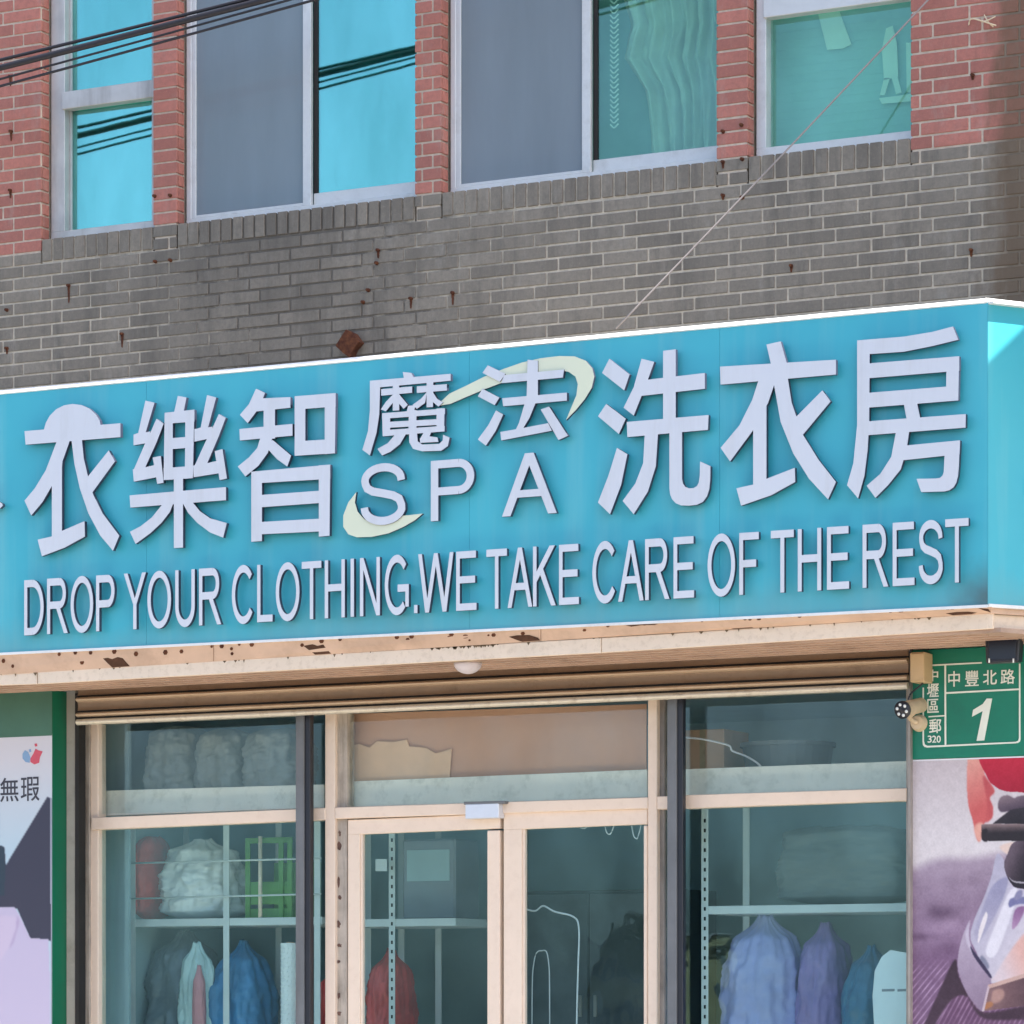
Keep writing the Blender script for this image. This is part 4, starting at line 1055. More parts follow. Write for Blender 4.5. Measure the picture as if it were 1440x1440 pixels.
def bgr(U, V, img):
    X = (U-Zp[0])*Zp[2]; Y = (V-Zp[1])*Zp[2]
    t = np.clip(Y/480, 0, 1)[..., None]; img = np.array((206, 193, 196))*(1-t)+np.array((230, 222, 224))*t
    edge = 625-(X-40)*.17-30*np.exp(-((X-190)/120)**2); t = np.clip((Y-edge)/70+.35, 0, 1); t = (t*t*(3-2*t))[..., None]
    u = np.clip((Y-560)/420, 0, 1)[..., None]
    img = img*(1-t)+(np.array((176, 158, 176))*(1-u)+np.array((146, 119, 148))*u)*t
    img += ((val_noise(U.shape, 46, 3)*34+val_noise(U.shape, 20, 4)*16)*np.clip((Y-600)/80, 0, 1)*np.clip((1120-Y)/100, 0, 1))[..., None]
    for cx, cy, rx, ry, am in ((190, 860, 70, 45, -46), (240, 920, 70, 35, 26), (60, 985, 120, 22, -34), (230, 1060, 70, 40, -40)):
        img += (np.exp(-((X-cx)/rx)**2-((Y-cy)/ry)**2)*am)[..., None]
    t = np.clip((Y-1010+(X-40)*.12)/110, 0, 1)[..., None]; img = img*(1-t)+np.array((126, 95, 128))*t
    w_ = X*.76+Y*.65+10*np.sin(Y/150)
    rib = np.abs(np.sin(w_*math.pi/25))**8*np.clip((Y-1080-(X-40)*.05)/90, 0, 1)
    return img+(rib*(44+60*val_noise(U.shape, 16, 8)))[..., None]+(val_noise(U.shape, 3, 9)*8)[..., None]
def ribs2(U, V, img):
    X = (U-Zp[0])*Zp[2]; Y = (V-Zp[1])*Zp[2]
    m = blur(inside(X, Y, [(300, 1240), (420, 1380), (760, 1330), (760, 1700), (120, 1700), (150, 1480)]).astype(float), 4)
    rib = np.abs(np.sin((X*.88+Y*.47)*math.pi/23))**6
    c_ = np.array((118, 84, 116))+(rib*(40+50*val_noise(U.shape, 14, 12))-12)[..., None]
    return img*(1-m[..., None])+c_*m[..., None]
def grain(U, V, img):
    return img+(val_noise(U.shape, 2, 21)*9+val_noise(U.shape, 9, 22)*8)[..., None]
right_layers = [bgr, ribs2,
    gl_([(270, 1105), (292, 1190), (340, 1295), (300, 1290), (240, 1330), (170, 1440), (120, 1560), (60, 1560), (120, 1420), (180, 1290)], (58, 38, 52), (74, 52, 70), (270, 1110), (120, 1440), 5),
    gl_([(340, 1290), (420, 1380), (640, 1345), (760, 1330), (760, 1400), (520, 1420), (400, 1400)], (66, 44, 60), None, b=9),
    gl_([(490, 560), (530, 600), (550, 690), (600, 740), (760, 760), (760, 1200), (460, 1228), (385, 1070), (352, 990), (372, 900), (420, 790), (460, 680)], (188, 184, 204), (214, 208, 220), (380, 900), (620, 1000), 2),
    gl_([(470, 720), (545, 680), (530, 770), (470, 900), (405, 1005), (388, 1010), (374, 960), (420, 830)], (158, 156, 186), (178, 174, 198), (480, 720), (390, 980), 5),
    gl_([(430, 862), (441, 885), (418, 960), (393, 1022), (398, 950)], (240, 232, 234), None, b=2),
    gl_([(552, 760), (596, 745), (570, 860), (485, 1080), (432, 1068), (480, 930)], (234, 231, 241), None, b=6),
    gl_([(555, 800), (600, 785), (760, 790), (760, 815), (600, 822), (556, 838)], (122, 122, 166), None, b=3),
    gl_([(590, 760), (620, 750), (615, 790), (580, 800)], (140, 138, 172), None, b=3),
    gl_([(584, 850), (635, 838), (602, 920), (568, 948)], (146, 104, 150), (176, 140, 178), (600, 850), (580, 940), 3),
    gl_([(478, 1192), (540, 1090), (640, 965), (760, 900), (760, 1200), (470, 1218)], (222, 206, 212), (230, 184, 174), (500, 1130), (620, 1080), 8),
    gl_([(415, 1085), (447, 1130), (442, 1155), (404, 1108)], (134, 136, 158), None, b=5),
    gl_([(350, 900), (342, 960), (356, 1040), (456, 1195), (442, 1262), (416, 1374), (340, 1290), (294, 1180), (287, 1100), (310, 990)], (190, 176, 196), (150, 130, 154), (340, 960), (380, 1330), 2),
    gl_([(352, 905), (344, 960), (358, 1040), (400, 1105), (385, 1110), (338, 1030), (330, 970)], (206, 196, 214), None, b=4),
    gl_([(352, 1035), (368, 1056), (456, 1180), (452, 1198), (372, 1092)], (58, 48, 80), None, b=2),
    gl_([(445, 1245), (760, 1150), (760, 1330), (415, 1375)], (136, 104, 106), (92, 66, 74), (450, 1280), (660, 1290), 1, False),
    gl_([(470, 1270), (515, 1260), (530, 1290), (505, 1325), (462, 1332)], (180, 142, 134), None, b=8),
    gl_([(430, 1335), (460, 1325), (470, 1345), (425, 1365)], (176, 120, 84), None, b=5),
    gl_([(443, 1238), (760, 1140), (760, 1162), (447, 1258)], (206, 172, 162), None, b=1, sm=False),
    gl_([(443, 1240), (452, 1250), (424, 1374), (412, 1374)], (206, 186, 196), None, b=1, sm=False),
    gl_([(505, 520), (590, 500), (600, 545), (545, 562)], (238, 212, 200), None, b=5),
    gl_([(590, 495), (760, 490), (760, 760), (640, 742), (590, 732), (550, 692), (527, 620), (545, 560)], (104, 88, 100), (40, 30, 40), (545, 600), (640, 640), 1),
    gl_([(548, 680), (590, 708), (760, 716), (760, 752), (600, 738), (566, 715)], (34, 26, 38), None, b=1),
    gl_([(552, 678), (592, 703), (760, 708), (760, 716), (592, 712)], (176, 170, 178), None, b=1),
    gl_([(345, 20), (410, 20), (425, 140), (458, 196), (476, 232), (452, 268), (469, 320), (463, 372), (424, 402), (406, 482), (388, 482), (364, 380), (342, 300), (335, 190)], (238, 170, 154), (214, 100, 98), (350, 70), (460, 300), 3),
    gl_([(420, 150), (476, 232), (452, 268), (469, 320), (463, 372), (432, 392), (440, 300), (428, 230)], (196, 82, 86), (206, 92, 92), (440, 180), (450, 380), 9),
    gl_([(385, 400), (420, 402), (406, 486), (388, 484), (372, 430)], (240, 176, 158), None, b=8),
    gl_([(415, 20), (760, 20), (760, 235), (580, 240), (525, 232), (485, 212), (440, 160)], (204, 34, 62), (176, 22, 52), (520, 60), (520, 235), 1),
    gl_([(495, 312), (508, 268), (545, 256), (580, 272), (610, 262), (760, 250), (760, 330), (560, 340), (512, 342)], (138, 118, 126), (84, 68, 84), (540, 262), (560, 335), 3),
    gl_([(468, 402), (560, 332), (760, 300), (760, 415)], (54, 46, 54), (34, 28, 36), (540, 340), (560, 410), 2, False),
    gl_([(410, 408), (420, 402), (760, 412), (760, 498), (425, 490), (412, 482)], (148, 126, 126), (38, 30, 36), (500, 404), (500, 452), 1, False),
    gl_([(412, 440), (440, 430), (440, 492), (414, 484)], (44, 34, 40), None, b=3), grain]
RP = empty('iron_poster', (2.4, -.02, .9)); yp = -.028
box('backing', WX(1281, yp), 2.86, yp+.0005, -.001, .9, bz0-.002, M['white_pl'], RP)
print_sheet('print', ((1281.5, 1470), (1067.5, 1500)), yp, 260, 560, right_layers, RP)
adopt(RP); tag(RP, 'large poster print of a hand pressing a steam iron on purple cloth', 'poster')
# strip between poster and glazing
box('edge_strip', WX(1278.5, -.02), WX(1281, -.02), -.02, -.001, 0, 2.9, M['alu_grey'], B)

LPB = empty('laundry_poster', (-2.9, -.1, .9)); yq = -.15
lx1 = WX(73.5, yq)
zgt = W(36, 1036, yq)[1]
box('lightbox', -4.2, lx1-.0005, yq+.001, -.001, .9, 3.18, M['green_side'], LPB, .002)
box('green_header', -4.2, lx1, yq-.004, yq+.0005, zgt, 3.18, M['green_film'], LPB)
Zl = (0, 960, 3)
def bgl(U, V, img):
    t = np.clip((V-1070)/130, 0, 1)[..., None]
    return np.array((222, 220, 226))*(1-t)+np.array((192, 216, 228))*t
left_layers = [grad_layer(bgl), poly_layer([(200, 492), (225, 505), (225, 1095), (130, 1085), (75, 955), (-300, 950), (-300, 690), (10, 690), (22, 700), (28, 775), (60, 720)], (62, 62, 80), 1, Zl),
    poly_layer([(-300, 690), (8, 690), (22, 705), (26, 800), (22, 900), (-300, 900)], (48, 66, 80), 1, Zl),
    poly_layer([(-300, 948), (62, 948), (85, 985), (130, 1080), (205, 1086), (213, 1300), (213, 1600), (-300, 1600)], (206, 196, 222), 1, Zl),
    poly_layer([(-10, 980), (70, 990), (84, 1010), (40, 1120), (0, 1180), (-20, 1180)], (214, 200, 224), 4, Zl),
    poly_layer([(74, 985), (86, 1010), (60, 1100), (40, 1130), (70, 1040)], (190, 172, 206), 3, Zl),
    poly_layer([(212, 500), (226, 500), (226, 1600), (215, 1600)], (160, 165, 180), 0, Zl)]
print_sheet('print', ((-150, 73.2), (1036.5, 1500)), yq-.003, 210, 400, left_layers, LPB)
for ch, X0, X1 in (('無', 3, 80), ('瑕', 90, 168)):
    glyph(ch, WX(X0/3, yq), WX(X1/3, yq), W(30, 960+500/3, yq)[1], W(30, 960+400/3, yq)[1], yq-.0042, M['ink'], LPB, .0012)
LZ = lambda pts: [(a/3, 960+b/3) for a, b in pts]
for nm, poly, mt in (('emblem', [(95, 300), (105, 285), (118, 292), (128, 315), (125, 338), (108, 335), (95, 320)], 'ink_blue'), ('emblem', [(128, 320), (140, 300), (150, 278), (160, 285), (180, 290), (168, 315), (165, 338), (145, 345), (128, 335)], 'ink_red'),
                     ('emblem', [(145, 258), (155, 256), (158, 268), (148, 270)], 'ink_red'), ('emblem', [(122, 282), (130, 280), (132, 292), (124, 294)], 'ink_blue')):
    union_mesh(nm, [LZ(poly)], yq-.0044, yq-.0036, [M[mt]]*2, LPB)
adopt(LPB); tag(LPB, 'green framed poster box with dark printed characters at the left edge', 'poster')

# ------------------------------------------------------------------ cables in front of the wall
def cable(name, pts, r, mat, label, group=None, sag=.0, n=24):
    a, b = Vector(pts[0]), Vector(pts[-1]); out = []
    for k in range(n+1):
        t = k/n; p = a.lerp(b, t); p.z -= sag*4*t*(1-t); out.append(p)
    o = tube(name, out, r, mat, None, 8); return tag(o, label, 'cable', group)
def long_line(pa, pb, y, ext0=2.2, ext1=2.2):
    a, b = P3(*pa, y), P3(*pb, y); d = (b-a)
    return a-d*ext0, b+d*ext1
for pa, pb, r, lab in (((0, 79), (330, -2), .009, 'thin black overhead cable lying on top of the thick bundle'), ((0, 90), (340, 3), .017, 'thick black overhead cable bundle crossing the top left corner'),
                       ((0, 106), (395, -2), .006, 'upper of the two thin black cables below the bundle'), ((0, 116), (430, -2), .007, 'lowest thin black overhead cable at the top left')):
    a, b = long_line(pa, pb, -.5, 1.6, 1.4); cable('overhead_cable', (a, b), r, M['cable'], lab, 'black cables crossing the top left', .02)
a = P3(1303, -2, -.03); b = P3(866, 462, -.52); d = a-b
cable('thin_cable', (b, a+d*.5), .0042, M['cable_pale'], 'thin pale cable slanting from the sign up across the right window', None, .015)
tw = empty('straw_tie', P3(1385, 32, -.02))
tube('strand', smooth_path([P3(1362, 36, -.012), P3(1365, 27, -.02), P3(1376, 28, -.03), P3(1401, 36, -.02)]), .0035, M['straw'], tw, 6)
tube('strand', smooth_path([P3(1380, 31, -.022), P3(1390, 28, -.026), P3(1400, 23, -.02)]), .003, M['straw'], tw, 6)
tube('strand', smooth_path([P3(1384, 21, -.014), P3(1390, 31, -.02), P3(1397, 38, -.012)]), .003, M['straw'], tw, 6)
adopt(tw); tag(tw, 'wisp of pale straw caught on the red brick at the top right', 'straw')

# ------------------------------------------------------------------ inside the shop
def sh(name, px0, px1, py, th, y0, y1, mat, parent): # shelf board: front edge at y0
    z = W((px0+px1)/2, py, y0)[1]
    return box(name, WX(px0, y0), WX(px1, y0), y0, y1, z-th, z, mat, parent, .002), z
# loft shelf whose mint front edge shows behind the transom lights
LS = empty('loft_shelf', (-.3, .3, 2.5))
for (a, b, ya, yb, yc, yd) in ((139, 456, 1112, 1103, 1148, 1136), (489, 910, 1099, 1082, 1136, 1121), (926, 1276, 1083, 1070, 1120, 1108)):
    pxprism('front_board', [(a, ya), (b, yb), (b, yd), (a, yc)], .21, .225, M['mint'], LS, .002)
box('deck', -2.65, 2.07, .226, .95, 2.575, 2.60, M['rack'], LS)
adopt(LS); tag(LS, 'mint painted loft shelf edge running behind the transom glass', 'shelf')
kp = pxprism('brown_paper', [(489, 1004), (909, 990), (909, 1084), (489, 1101)], .245, .25, M['kraft']); tag(kp, 'plain brown paper sheet behind the glass above the doors', 'paper')
ct_ = pxprism('reflection_shape', [(490, 1050), (505, 1046), (520, 1052), (530, 1042), (552, 1044), (572, 1040), (575, 1050), (600, 1052), (612, 1060), (635, 1053), (632, 1095), (490, 1101)], .232, .240, M['carton'], None, .001)  # flat tan shape standing in for a distorted reflection in the glass
tag(ct_, 'flat tan shape imitating a reflection in the glass above the doors', 'carton')
gp = pxprism('wall_panel', [(138, 1018), (181, 1016), (181, 1500), (138, 1500)], .40, .42, M['room'], B)

def blob(name, cx, cy, z0, w_, d_, h_, mat, seed=0, top=.35, crumple=.05, parent=None, knot=True, sq=2.6):
    """a soft filled bag standing on z0: squarish section, slumped sides, gathered top"""
    nu, nv = 84, 60; bm = bmesh.new(); rows = []
    for j in range(nv+1):
        t = j/nv
        prof = (min(1, (t/.10))**.45) if t < .10 else 1.0
        prof *= 1-(1-top)*max(0, (t-.45)/.55)**2.2
        if knot and t > .86: prof *= 1-.62*math.sin(math.pi/2*(t-.86)/.14)
        if not knot and t > .9: prof *= 1-.5*((t-.9)/.1)**2
        row_ = []
        for i in range(nu):
            a = 2*math.pi*i/nu; ca, sa = math.cos(a), math.sin(a)
            r_ = (abs(ca)**sq+abs(sa)**sq)**(-1/sq)
            q = Vector((ca*1.6+seed*3.1, sa*1.6+seed, t*3.0))
            k = 1+crumple*(noise.noise(q*1.6)*1.5+noise.noise(Vector((q.x*3.5, q.y*3.5, q.z*1.2)))*1.1+abs(noise.noise(q*7))*.5)
            rg = 1-abs(noise.noise(q*2.7+Vector((5, 1, 2)))*2); rg2 = 1-abs(noise.noise(q*5.5+Vector((1, 7, 2)))*2)
            k += crumple*(.75*rg*rg+.45*rg2*rg2-.45)
            k += .07*(max(0, t-.45)/.55)**1.5*math.sin(a*11+3*noise.noise(q)+seed)*(1 if knot else .4)      # gathers below the knot
            row_.append(bm.verts.new((cx+w_/2*r_*ca*prof*k, cy+d_/2*r_*sa*prof*k, z0+h_*t*(1+.03*noise.noise(q)*(t > .1)))))
        rows.append(row_)
    for a, b in zip(rows, rows[1:]):
        for i in range(nu): bm.faces.new((a[i], a[(i+1) % nu], b[(i+1) % nu], b[i]))
    bm.faces.new(rows[0][::-1]); bm.faces.new(rows[-1])
    return from_bm(name, bm, mat, parent, True)
def pxblob(name, px0, px1, pyt, z0, y, d_, mat, label, cat, **kw):
    xa, xb = WX(px0, y), WX(px1, y); zt_ = W((px0+px1)/2, pyt, y)[1]
    o = blob(name, (xa+xb)/2, y+d_/2, z0, xb-xa, d_, zt_-z0, mat, **kw)
    return tag(o, label, cat)
# left rack
def rack(name, label, posts, shelves, y0, y1, perfo):
    r_ = empty(name, (WX(posts[0], y0), y0, .03))
    tops = 2.55
    for q in posts:
        for yy in (y0, y1):
            x = WX(q, y0); p_ = box('post', x-.018, x+.018, yy, yy+.004, .03, tops, M['rack'], r_)
            box('post_flange', x-.018, x-.014, yy+.0042, yy+.036, .03, tops, M['rack'], p_)
            if perfo and yy == y0:
                z = 1.30
                while z < tops-.05:
                    box('slot', x-.004, x+.006, yy-.0022, yy-.0002, z, z+.018, M['dark'], p_); z += .048
    for (pa, pb, py) in shelves:
        z = W((pa+pb)/2, py, y0)[1]
        box('shelf', WX(pa, y0), WX(pb, y0), y0+.005, y1+.03, z-.04, z, M['rack'], r_, .002)
    xs_ = [WX(q, y0) for q in posts]
    box('shelf', min(xs_)-.0, max(WX(s[1], y0) for s in shelves), y0+.005, y1+.03, 1.18, 1.215, M['rack'], r_, .002)
    adopt(r_); tag(r_, label, 'rack'); return r_
ya = .62
rack('storage_rack', 'white storage rack behind the left shop window', (186, 318, 446), ((183, 452, 1291),), ya, 1.15, False)
zs1 = W(317, 1291, ya)[1]; zlo = 1.216
pxblob('white_bag', 207, 306, 1178, zs1, ya+.06, .42, M['plastic_white'], 'puffy white plastic laundry bag on the shelf in the left window', 'bag', seed=1, top=.55, crumple=.10, sq=2.2)
pxblob('red_bag', 180, 206, 1176, zs1, ya+.10, .3, M['bag_red'], 'narrow red bag beside the white bag in the left window', 'bag', seed=2, top=.8, crumple=.05, knot=False)
cr = empty('green_crate', P3(380, 1290, ya+.06)); yc_ = ya+.06
zc0 = zs1; x0c, x1c = WX(346, yc_), WX(412, yc_)
for a, b, c_, d_ in ((x0c, x1c, zc0, zc0+.05), (x0c, x1c, zc0+.07, zc0+.19)): box('side_board', a, b, yc_, yc_+.012, c_, d_, M['crate'], cr, .003)
for xx in (x0c, (x0c+x1c)/2+.06, x1c-.03): box('upright', xx, xx+.03, yc_-.012, yc_-.0005, zc0, zc0+.42, M['crate'], cr, .003)
box('top_rail', x0c, x1c, yc_-.011, yc_+.004, zc0+.39, zc0+.42, M['crate'], cr, .003)
box('back_board', x0c, x1c, yc_+.28, yc_+.292, zc0, zc0+.30, M['crate'], cr, .003)
box('bottom', x0c, x1c, yc_+.0125, yc_+.2795, zc0, zc0+.012, M['crate'], cr)
adopt(cr); tag(cr, 'green slatted crate on the shelf in the left window', 'crate')
# roll of bubble wrap standing on the lower shelf, and a cream stick in front of the crate
br_o = empty('bubble_wrap_roll', (WX(401, ya+.03), ya+.08, 1.216)); bx_ = WX(401, ya+.03); zt_r = W(401, 1326, ya+.03)[1]
bm = bmesh.new(); nu, nv = 56, 110; rows = []
for j in range(nv+1):
    z = 1.216+(zt_r-1.216)*j/nv; row_ = []
    for i in range(nu):
        a = 2*math.pi*i/nu; rr = .048+.0035*max(0, math.sin(i*math.pi/2+(j//4 % 2)*1.57))*max(0, math.sin(j*math.pi/2))
        row_.append(bm.verts.new((bx_+rr*math.cos(a), ya+.08+rr*math.sin(a), z)))
    rows.append(row_)
for a, b in zip(rows, rows[1:]):
    for i in range(nu): bm.faces.new((a[i], a[(i+1) % nu], b[(i+1) % nu], b[i]))
bm.faces.new(rows[0][::-1]); bm.faces.new(rows[-1])
from_bm('wrap', bm, M['plastic_white'], br_o); tube('core', [(bx_, ya+.08, zt_r-.02), (bx_, ya+.08, zt_r+.006)], .02, M['carton'], br_o, 14)
adopt(br_o); tag(br_o, 'white bubble wrap roll standing low beside the dark post of the left window', 'roll')
o = tube('cream_stick', [P3(366, 1291, ya+.02)+Vector((0, 0, .0)), P3(366, 1176, ya+.02)], .011, M['cream'], None, 10); tag(o, 'cream stick standing in front of the green crate in the left window', 'stick')
for py in (1213, 1263):
    o = tube('hanging_rail', [P3(183, py+1, ya-.03), P3(452, py-6, ya-.03)], .005, M['rack'], None, 8); tag(o, ('upper' if py == 1213 else 'lower')+' thin white rail across the left window', 'rail', 'rails behind the left window')
pxblob('blue_bag', 279, 350, 1322, zlo, ya+.05, .4, M['bag_blue'], 'blue laundry bag below the shelf in the left window', 'bag', seed=3, top=.3, crumple=.07)
pxblob('grey_bag', 192, 274, 1310, zlo, ya+.12, .4, M['bag_grey'], 'dark grey bag at the bottom of the left window', 'bag', seed=4, top=.5, crumple=.10)
pxblob('mint_bag', 248, 292, 1325, zlo, ya+.02, .1, M['bag_mint'], 'pale mint bag between the grey and blue bags in the left window', 'bag', seed=5, top=.6, crumple=.12)
pxblob('pink_bag', 268, 284, 1358, zlo, ya-.04, .06, M['bag_pink'], 'small pink bag in front of the blue bag in the left window', 'bag', seed=6, top=.7, crumple=.06)
pxblob('red_bag', 437, 470, 1362, zlo, ya+.05, .3, M['bag_red'], 'red bag low beside the left mullion of the doors', 'bag', seed=7, top=.7, crumple=.06)
for q, (a, b, t) in enumerate(((192, 262, 1020), (262, 330, 1024), (333, 410, 1022))):
    pxblob('plastic_bundle', a, b, t, 2.601, .42, .34, M['plastic_clear'], ('leftmost', 'middle', 'rightmost')[q]+' clear plastic wrapped bundle on the loft shelf above the left window', 'bundle', seed=8+q, top=.8, crumple=.09, knot=False)
# centre
yb_ = .75
rack('storage_rack', 'white perforated rack seen through the left glass door', (498, 551), ((480, 640, 1292),), yb_, 1.25, True)
mz = zs2 = W(560, 1292, yb_)[1]
mcn = empty('machine_cabinet', (WX(600, 1.0), 1.0, .03))
box('body', WX(566, .95), WX(640, .95), .95, 1.22, zs2+.001, W(600, 1180, .95)[1], M['machine'], mcn, .01)
box('front_plate', WX(572, .945), WX(632, .945), .945, .949, zs2+.20, W(600, 1195, .95)[1], M['room'], mcn, .001)
adopt(mcn); tag(mcn, 'grey machine carton on the rack behind the left glass door', 'machine')
pxblob('red_bag', 505, 549, 1335, 1.216, yb_+.04, .35, M['bag_red'], 'red laundry bag low behind the left glass door', 'bag', seed=12, top=.5, crumple=.08)
o = pxprism('price_tag', [(528, 1208), (544, 1208), (544, 1225), (528, 1225)], .70, .703, M['paper']); tag(o, 'small white card beside the rack post behind the left door', 'card')
for k, px_ in enumerate((620, 632)):
    pass
wr = tube('dangling_wire', smooth_path([P3(735, 1277, .3), P3(752, 1281, .3), P3(764, 1274, .3), P3(780, 1282, .3), P3(806, 1289, .3), P3(814, 1305, .3), P3(813, 1360, .3), P3(811, 1440, .3), P3(810, 1620, .3), P3(810, 1832, .3)], 6), .0045, M['white_pl'])
tag(wr, 'white wire dangling behind the right glass door', 'wire')
wr2 = tube('dangling_wire', smooth_path([P3(748, 1832, .34), P3(748, 1440, .34), P3(751, 1352, .34), P3(762, 1337, .34), P3(771, 1350, .34), P3(773, 1440, .34), P3(773, 1832, .34)], 6), .003, M['white_pl'])
tag(wr2, 'thin white wire loop low behind the right glass door', 'wire')
hk = empty('wire_hooks', P3(860, 1160, .25))
for px_ in (820, 856, 894):
    d_ = 6 if px_ == 820 else 14 if px_ == 856 else 20
    tube('hook', smooth_path([P3(px_-6, 1159, .19), P3(px_-3, 1159+d_*.8, .19), P3(px_+2, 1159+d_, .19), P3(px_+6, 1159+d_*.4, .19), P3(px_+8, 1155, .19)], 5), .003, M['white_pl'], hk, 6)
adopt(hk); tag(hk, 'three small white wire loops hanging at the top of the right glass door', 'hooks')
cb = empty('tall_cabinet', (WX(830, 2.4), 2.4, .03))
box('carcass', WX(700, 2.4), WX(955, 2.4), 2.42, 2.9, .03, 2.2, M['room_dark'], cb, .005)
for a, b in ((702, 826), (829, 953)):
    d_ = box('door', WX(a, 2.4), WX(b, 2.4), 2.40, 2.419, .08, 2.18, M['bag_grey'], cb, .004); box('knob', WX(b if a == 702 else a, 2.4)+(-.05 if a == 702 else .03), WX(b if a == 702 else a, 2.4)+(-.03 if a == 702 else .05), 2.385, 2.40, 1.5, 1.62, M['alu'], d_, .002)
adopt(cb); tag(cb, 'tall dark cabinet deep in the shop behind the right glass door', 'cabinet')
# right window
yd_ = .60
rack('storage_rack', 'white perforated rack behind the right shop window', (991, 1280), ((994, 1285, 1272),), yd_, 1.1, True)
zs3 = 1.216
pxblob('lilac_bag', 1000, 1108, 1284, zs3, yd_+.05, .4, M['bag_lilac'], 'lilac laundry bag in the right window beside the perforated post', 'bag', seed=14, top=.35, crumple=.08)
pxblob('purple_bag', 1108, 1172, 1297, zs3, yd_+.08, .38, M['bag_purple'], 'purple laundry bag in the middle of the right window', 'bag', seed=15, top=.5, crumple=.07)
pxblob('blue_bag', 1168, 1242, 1328, zs3, yd_+.03, .38, M['bag_navy'], 'round dark blue bag in the right window beside the white notice', 'bag', seed=16, top=.35, crumple=.06, sq=2.0)
o = pxprism('white_notice', [(1229, 1440), (1227, 1400), (1230, 1365), (1240, 1345), (1252, 1336), (1276, 1340), (1276, 1560), (1229, 1560)], .158, .160, M['paper'], None); tag(o, 'white notice sheet on the glass at the right edge of the right window', 'notice')
for k, (pa, pb) in enumerate(((1240, 1258), (1262, 1274))):
    l_ = pxprism('text_line', [(pa, 1391), (pb, 1390.5), (pb, 1394), (pa, 1394.5)], .1565, .1575, M['machine'], o)
gb = pxprism('grey_sheet', [(1080, 1160), (1240, 1160), (1262, 1235), (1160, 1262), (1086, 1266)], .98, 1.0, M['drum']); 
bpy.data.objects.remove(gb)
pxblob('folded_blanket', 1085, 1262, 1160, W(1140, 1272, yd_)[1], yd_+.08, .4, M['drum'], 'dark grey green wrapped blanket on the shelf in the right window', 'blanket', seed=18, top=.9, crumple=.04, knot=False, sq=5)
dr = empty('grey_drum', P3(1100, 1090, .5)); dc = Vector((WX(1108, .55), .55, 2.601))
bm = bmesh.new(); bmesh.ops.create_cone(bm, cap_ends=True, segments=32, radius1=.19, radius2=.22, depth=.20, matrix=Matrix.Translation(dc+Vector((0, 0, .10)))); from_bm('shade', bm, M['drum'], dr, False)
bm = bmesh.new(); bmesh.ops.create_cone(bm, cap_ends=True, segments=32, radius1=.232, radius2=.232, depth=.02, matrix=Matrix.Translation(dc+Vector((0, 0, .21)))); from_bm('rim', bm, M['drum'], dr, False)
adopt(dr); tag(dr, 'grey drum shaped tub on the loft shelf above the right window', 'tub')
o = tube('drooping_cord', smooth_path([P3(963, 1037, .3), P3(990, 1040, .3), P3(1024, 1048, .3), P3(1030, 1056, .3), P3(1050, 1064, .3), P3(1068, 1076, .3), P3(1076, 1092, .3), P3(1077, 1107, .3)], 6), .005, M['white_pl']); tag(o, 'white cord drooping behind the glass above the right window', 'cord')
cbx = empty('storage_carton', (WX(975, .5), .5, 2.6))
box('body', WX(962, .5), WX(1018, .5), .5, .8, 2.601, 2.9, M['carton'], cbx, .004); box('tape', WX(984, .5), WX(992, .5), .4985, .4995, 2.602, 2.898, M['beige'], cbx)
adopt(cbx); tag(cbx, 'tan carton on the loft shelf at the left of the right transom light', 'carton')

# ------------------------------------------------------------------ across the street (seen only as reflections) and next door
def house(name, label, x0, x1, y0, y1, h_, mat, nx, nz_, front):
    r_ = empty(name, ((x0+x1)/2, (y0+y1)/2, -.15))
    wl = box('wall', x0, x1, y0, y1, -.15, h_, mat, r_)
    box('roof', x0-.2, x1+.2, y0-.2, y1+.2, h_+.001, h_+.3, M['roof'], r_)
    for i in range(nx):
        for j in range(nz_):
            cx = x0+(i+.5)*(x1-x0)/nx; cz = .9+j*3.0+.3; ww = (x1-x0)/nx*.28
            yy = y1 if front > 0 else y0
            wn = box('window', cx-ww, cx+ww, yy-.02 if front > 0 else yy-.05, yy+.05 if front > 0 else yy+.02, cz, cz+1.5, M['alu'], r_)
            box('pane', cx-ww+.06, cx+ww-.06, yy+.051 if front > 0 else yy-.056, yy+.056 if front > 0 else yy-.051, cz+.06, cz+1.44, M['black'], wn)
    adopt(r_); tag(r_, label, 'house'); return r_
yfar = -105.0; ym = .286-yfar
hx0, hx1 = WX(836, ym), WX(925, ym); hz = W(880, 1322, ym)[1]
hr = empty('neighbour_house', ((hx0+hx1)/2, yfar-3, -.15))
box('wall', hx0, hx1, yfar-6, yfar, -.15, hz, M['house'], hr); box('roof', hx0-.2, hx1+.2, yfar-6.2, yfar+.2, hz+.001, hz+.2, M['roof'], hr)
for i in range(8):
    for zw in (1.0, 2.75):
        cx = hx0+.45+i*.8
        if cx > hx1-.4: break
        wn = box('window', cx-.30, cx+.30, yfar-.02, yfar+.04, zw, zw+.95, M['alu_grey'], hr); box('pane', cx-.26, cx+.26, yfar+.041, yfar+.046, zw+.04, zw+.91, M['black'], wn)
adopt(hr); tag(hr, 'low yellow house across the street, mirrored in the right glass door', 'house')
house('neighbour_house', 'pale house beyond the road behind the camera', -6, 12, -44, -34, 6.2, M['house2'], 6, 2, 1)
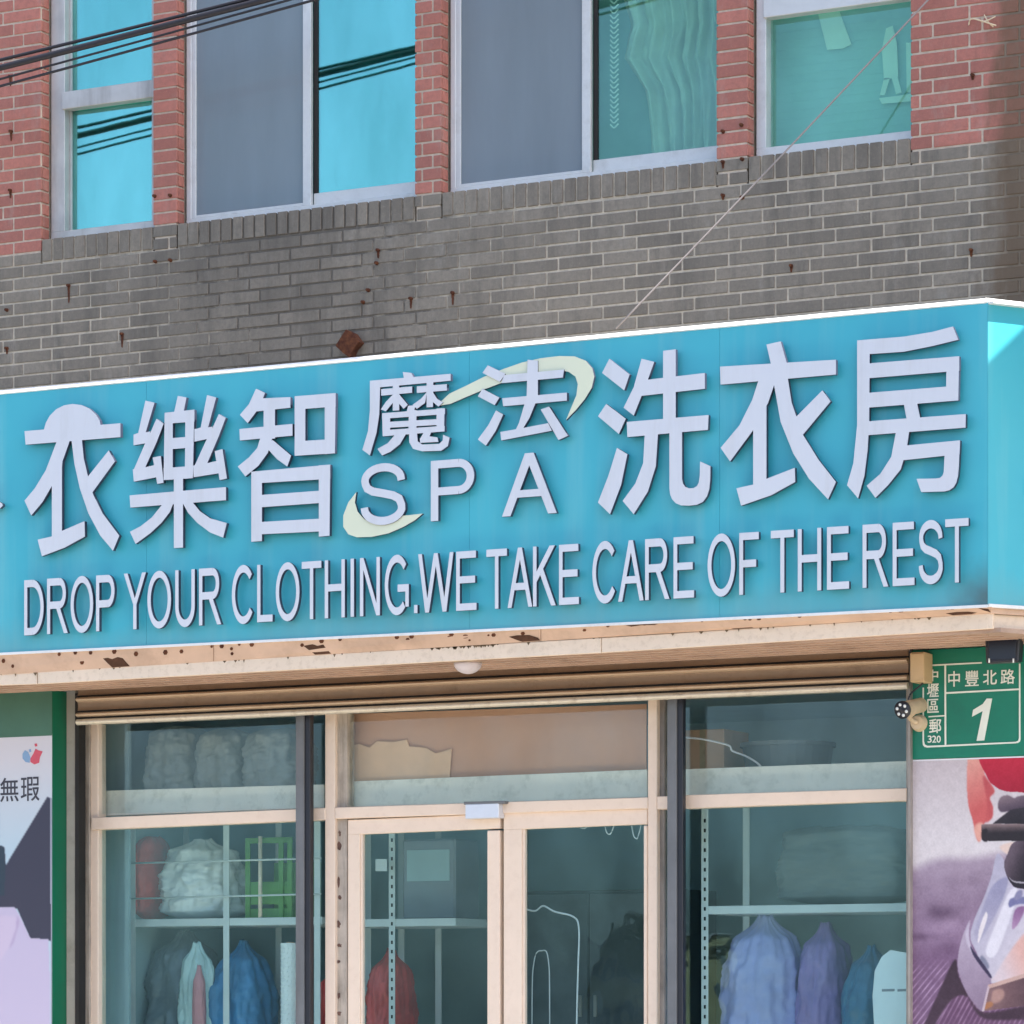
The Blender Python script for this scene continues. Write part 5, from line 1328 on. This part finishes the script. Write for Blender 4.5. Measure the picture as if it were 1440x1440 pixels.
def tree(x, y, h_, r_, label, seed):
    t = empty('street_tree', (x, y, -.15)); rn = random.Random(seed)
    tube('trunk', [(x, y, -.15), (x+.05, y, h_*.3), (x+.1, y+.05, h_*.55)], [.16, .12, .06], M['bark'], t, 8)
    bm = bmesh.new()
    for k in range(2600):
        d = Vector((rn.gauss(0, 1), rn.gauss(0, 1), rn.gauss(0, 1))).normalized()*(rn.random()**.4)*r_*(1+.3*noise.noise(Vector((k*.13, seed, 0))))
        c_ = Vector((x, y, h_*.65))+Vector((d.x, d.y, d.z*.8)); s = rn.uniform(.05, .11)
        u_ = Vector((rn.gauss(0, 1), rn.gauss(0, 1), rn.gauss(0, 1))).normalized(); w2 = u_.orthogonal().normalized()
        bm.faces.new([bm.verts.new(c_+u_*s), bm.verts.new(c_+w2*s*.5), bm.verts.new(c_-u_*s), bm.verts.new(c_-w2*s*.5)])
    f = from_bm('crown', bm, M['leaf'], t); f['kind'] = 'stuff'
    adopt(t); tag(t, label, 'tree', 'trees across the street')
tree(WX(905, ym-4), yfar+4, W(905, 1330, ym-4)[1]/.65, 1.15, 'round tree across the street beside the yellow house', 5)
# added unseen box: its shadow leaves only a panel corner in the sun
PS = empty('added_shade_box', (4.4, -.6, 5.0))
q0 = P3(1390, 503, YSG)
dxs = 4.3-q0.x; ztopq = q0.z+dxs*SUN.z/SUN.x
box('box', 4.3, 4.55, -1.35, -.12, ztopq-2.4, ztopq, M['white_pl'], PS, .01)
box('wall_bracket', 4.38, 4.46, -.12, .0, ztopq-.5, ztopq-.42, M['post_grey'], PS); box('wall_bracket', 4.38, 4.46, -.12, .0, ztopq-2.0, ztopq-1.92, M['post_grey'], PS)
adopt(PS); tag(PS, 'blank white box added next door, out of view, to shade the angled sign panel', 'sign')
r_ = empty('corner_house', (7, 4, 0))
box('wall', 4.0, 12, .001, 7, -.002, 9.0, M['house2'], r_); box('roof', 3.9, 12.1, -.1, 7.1, 9.001, 9.3, M['roof'], r_)
adopt(r_); tag(r_, 'pale tiled house next door carrying the added shade box', 'house')
adopt(B)
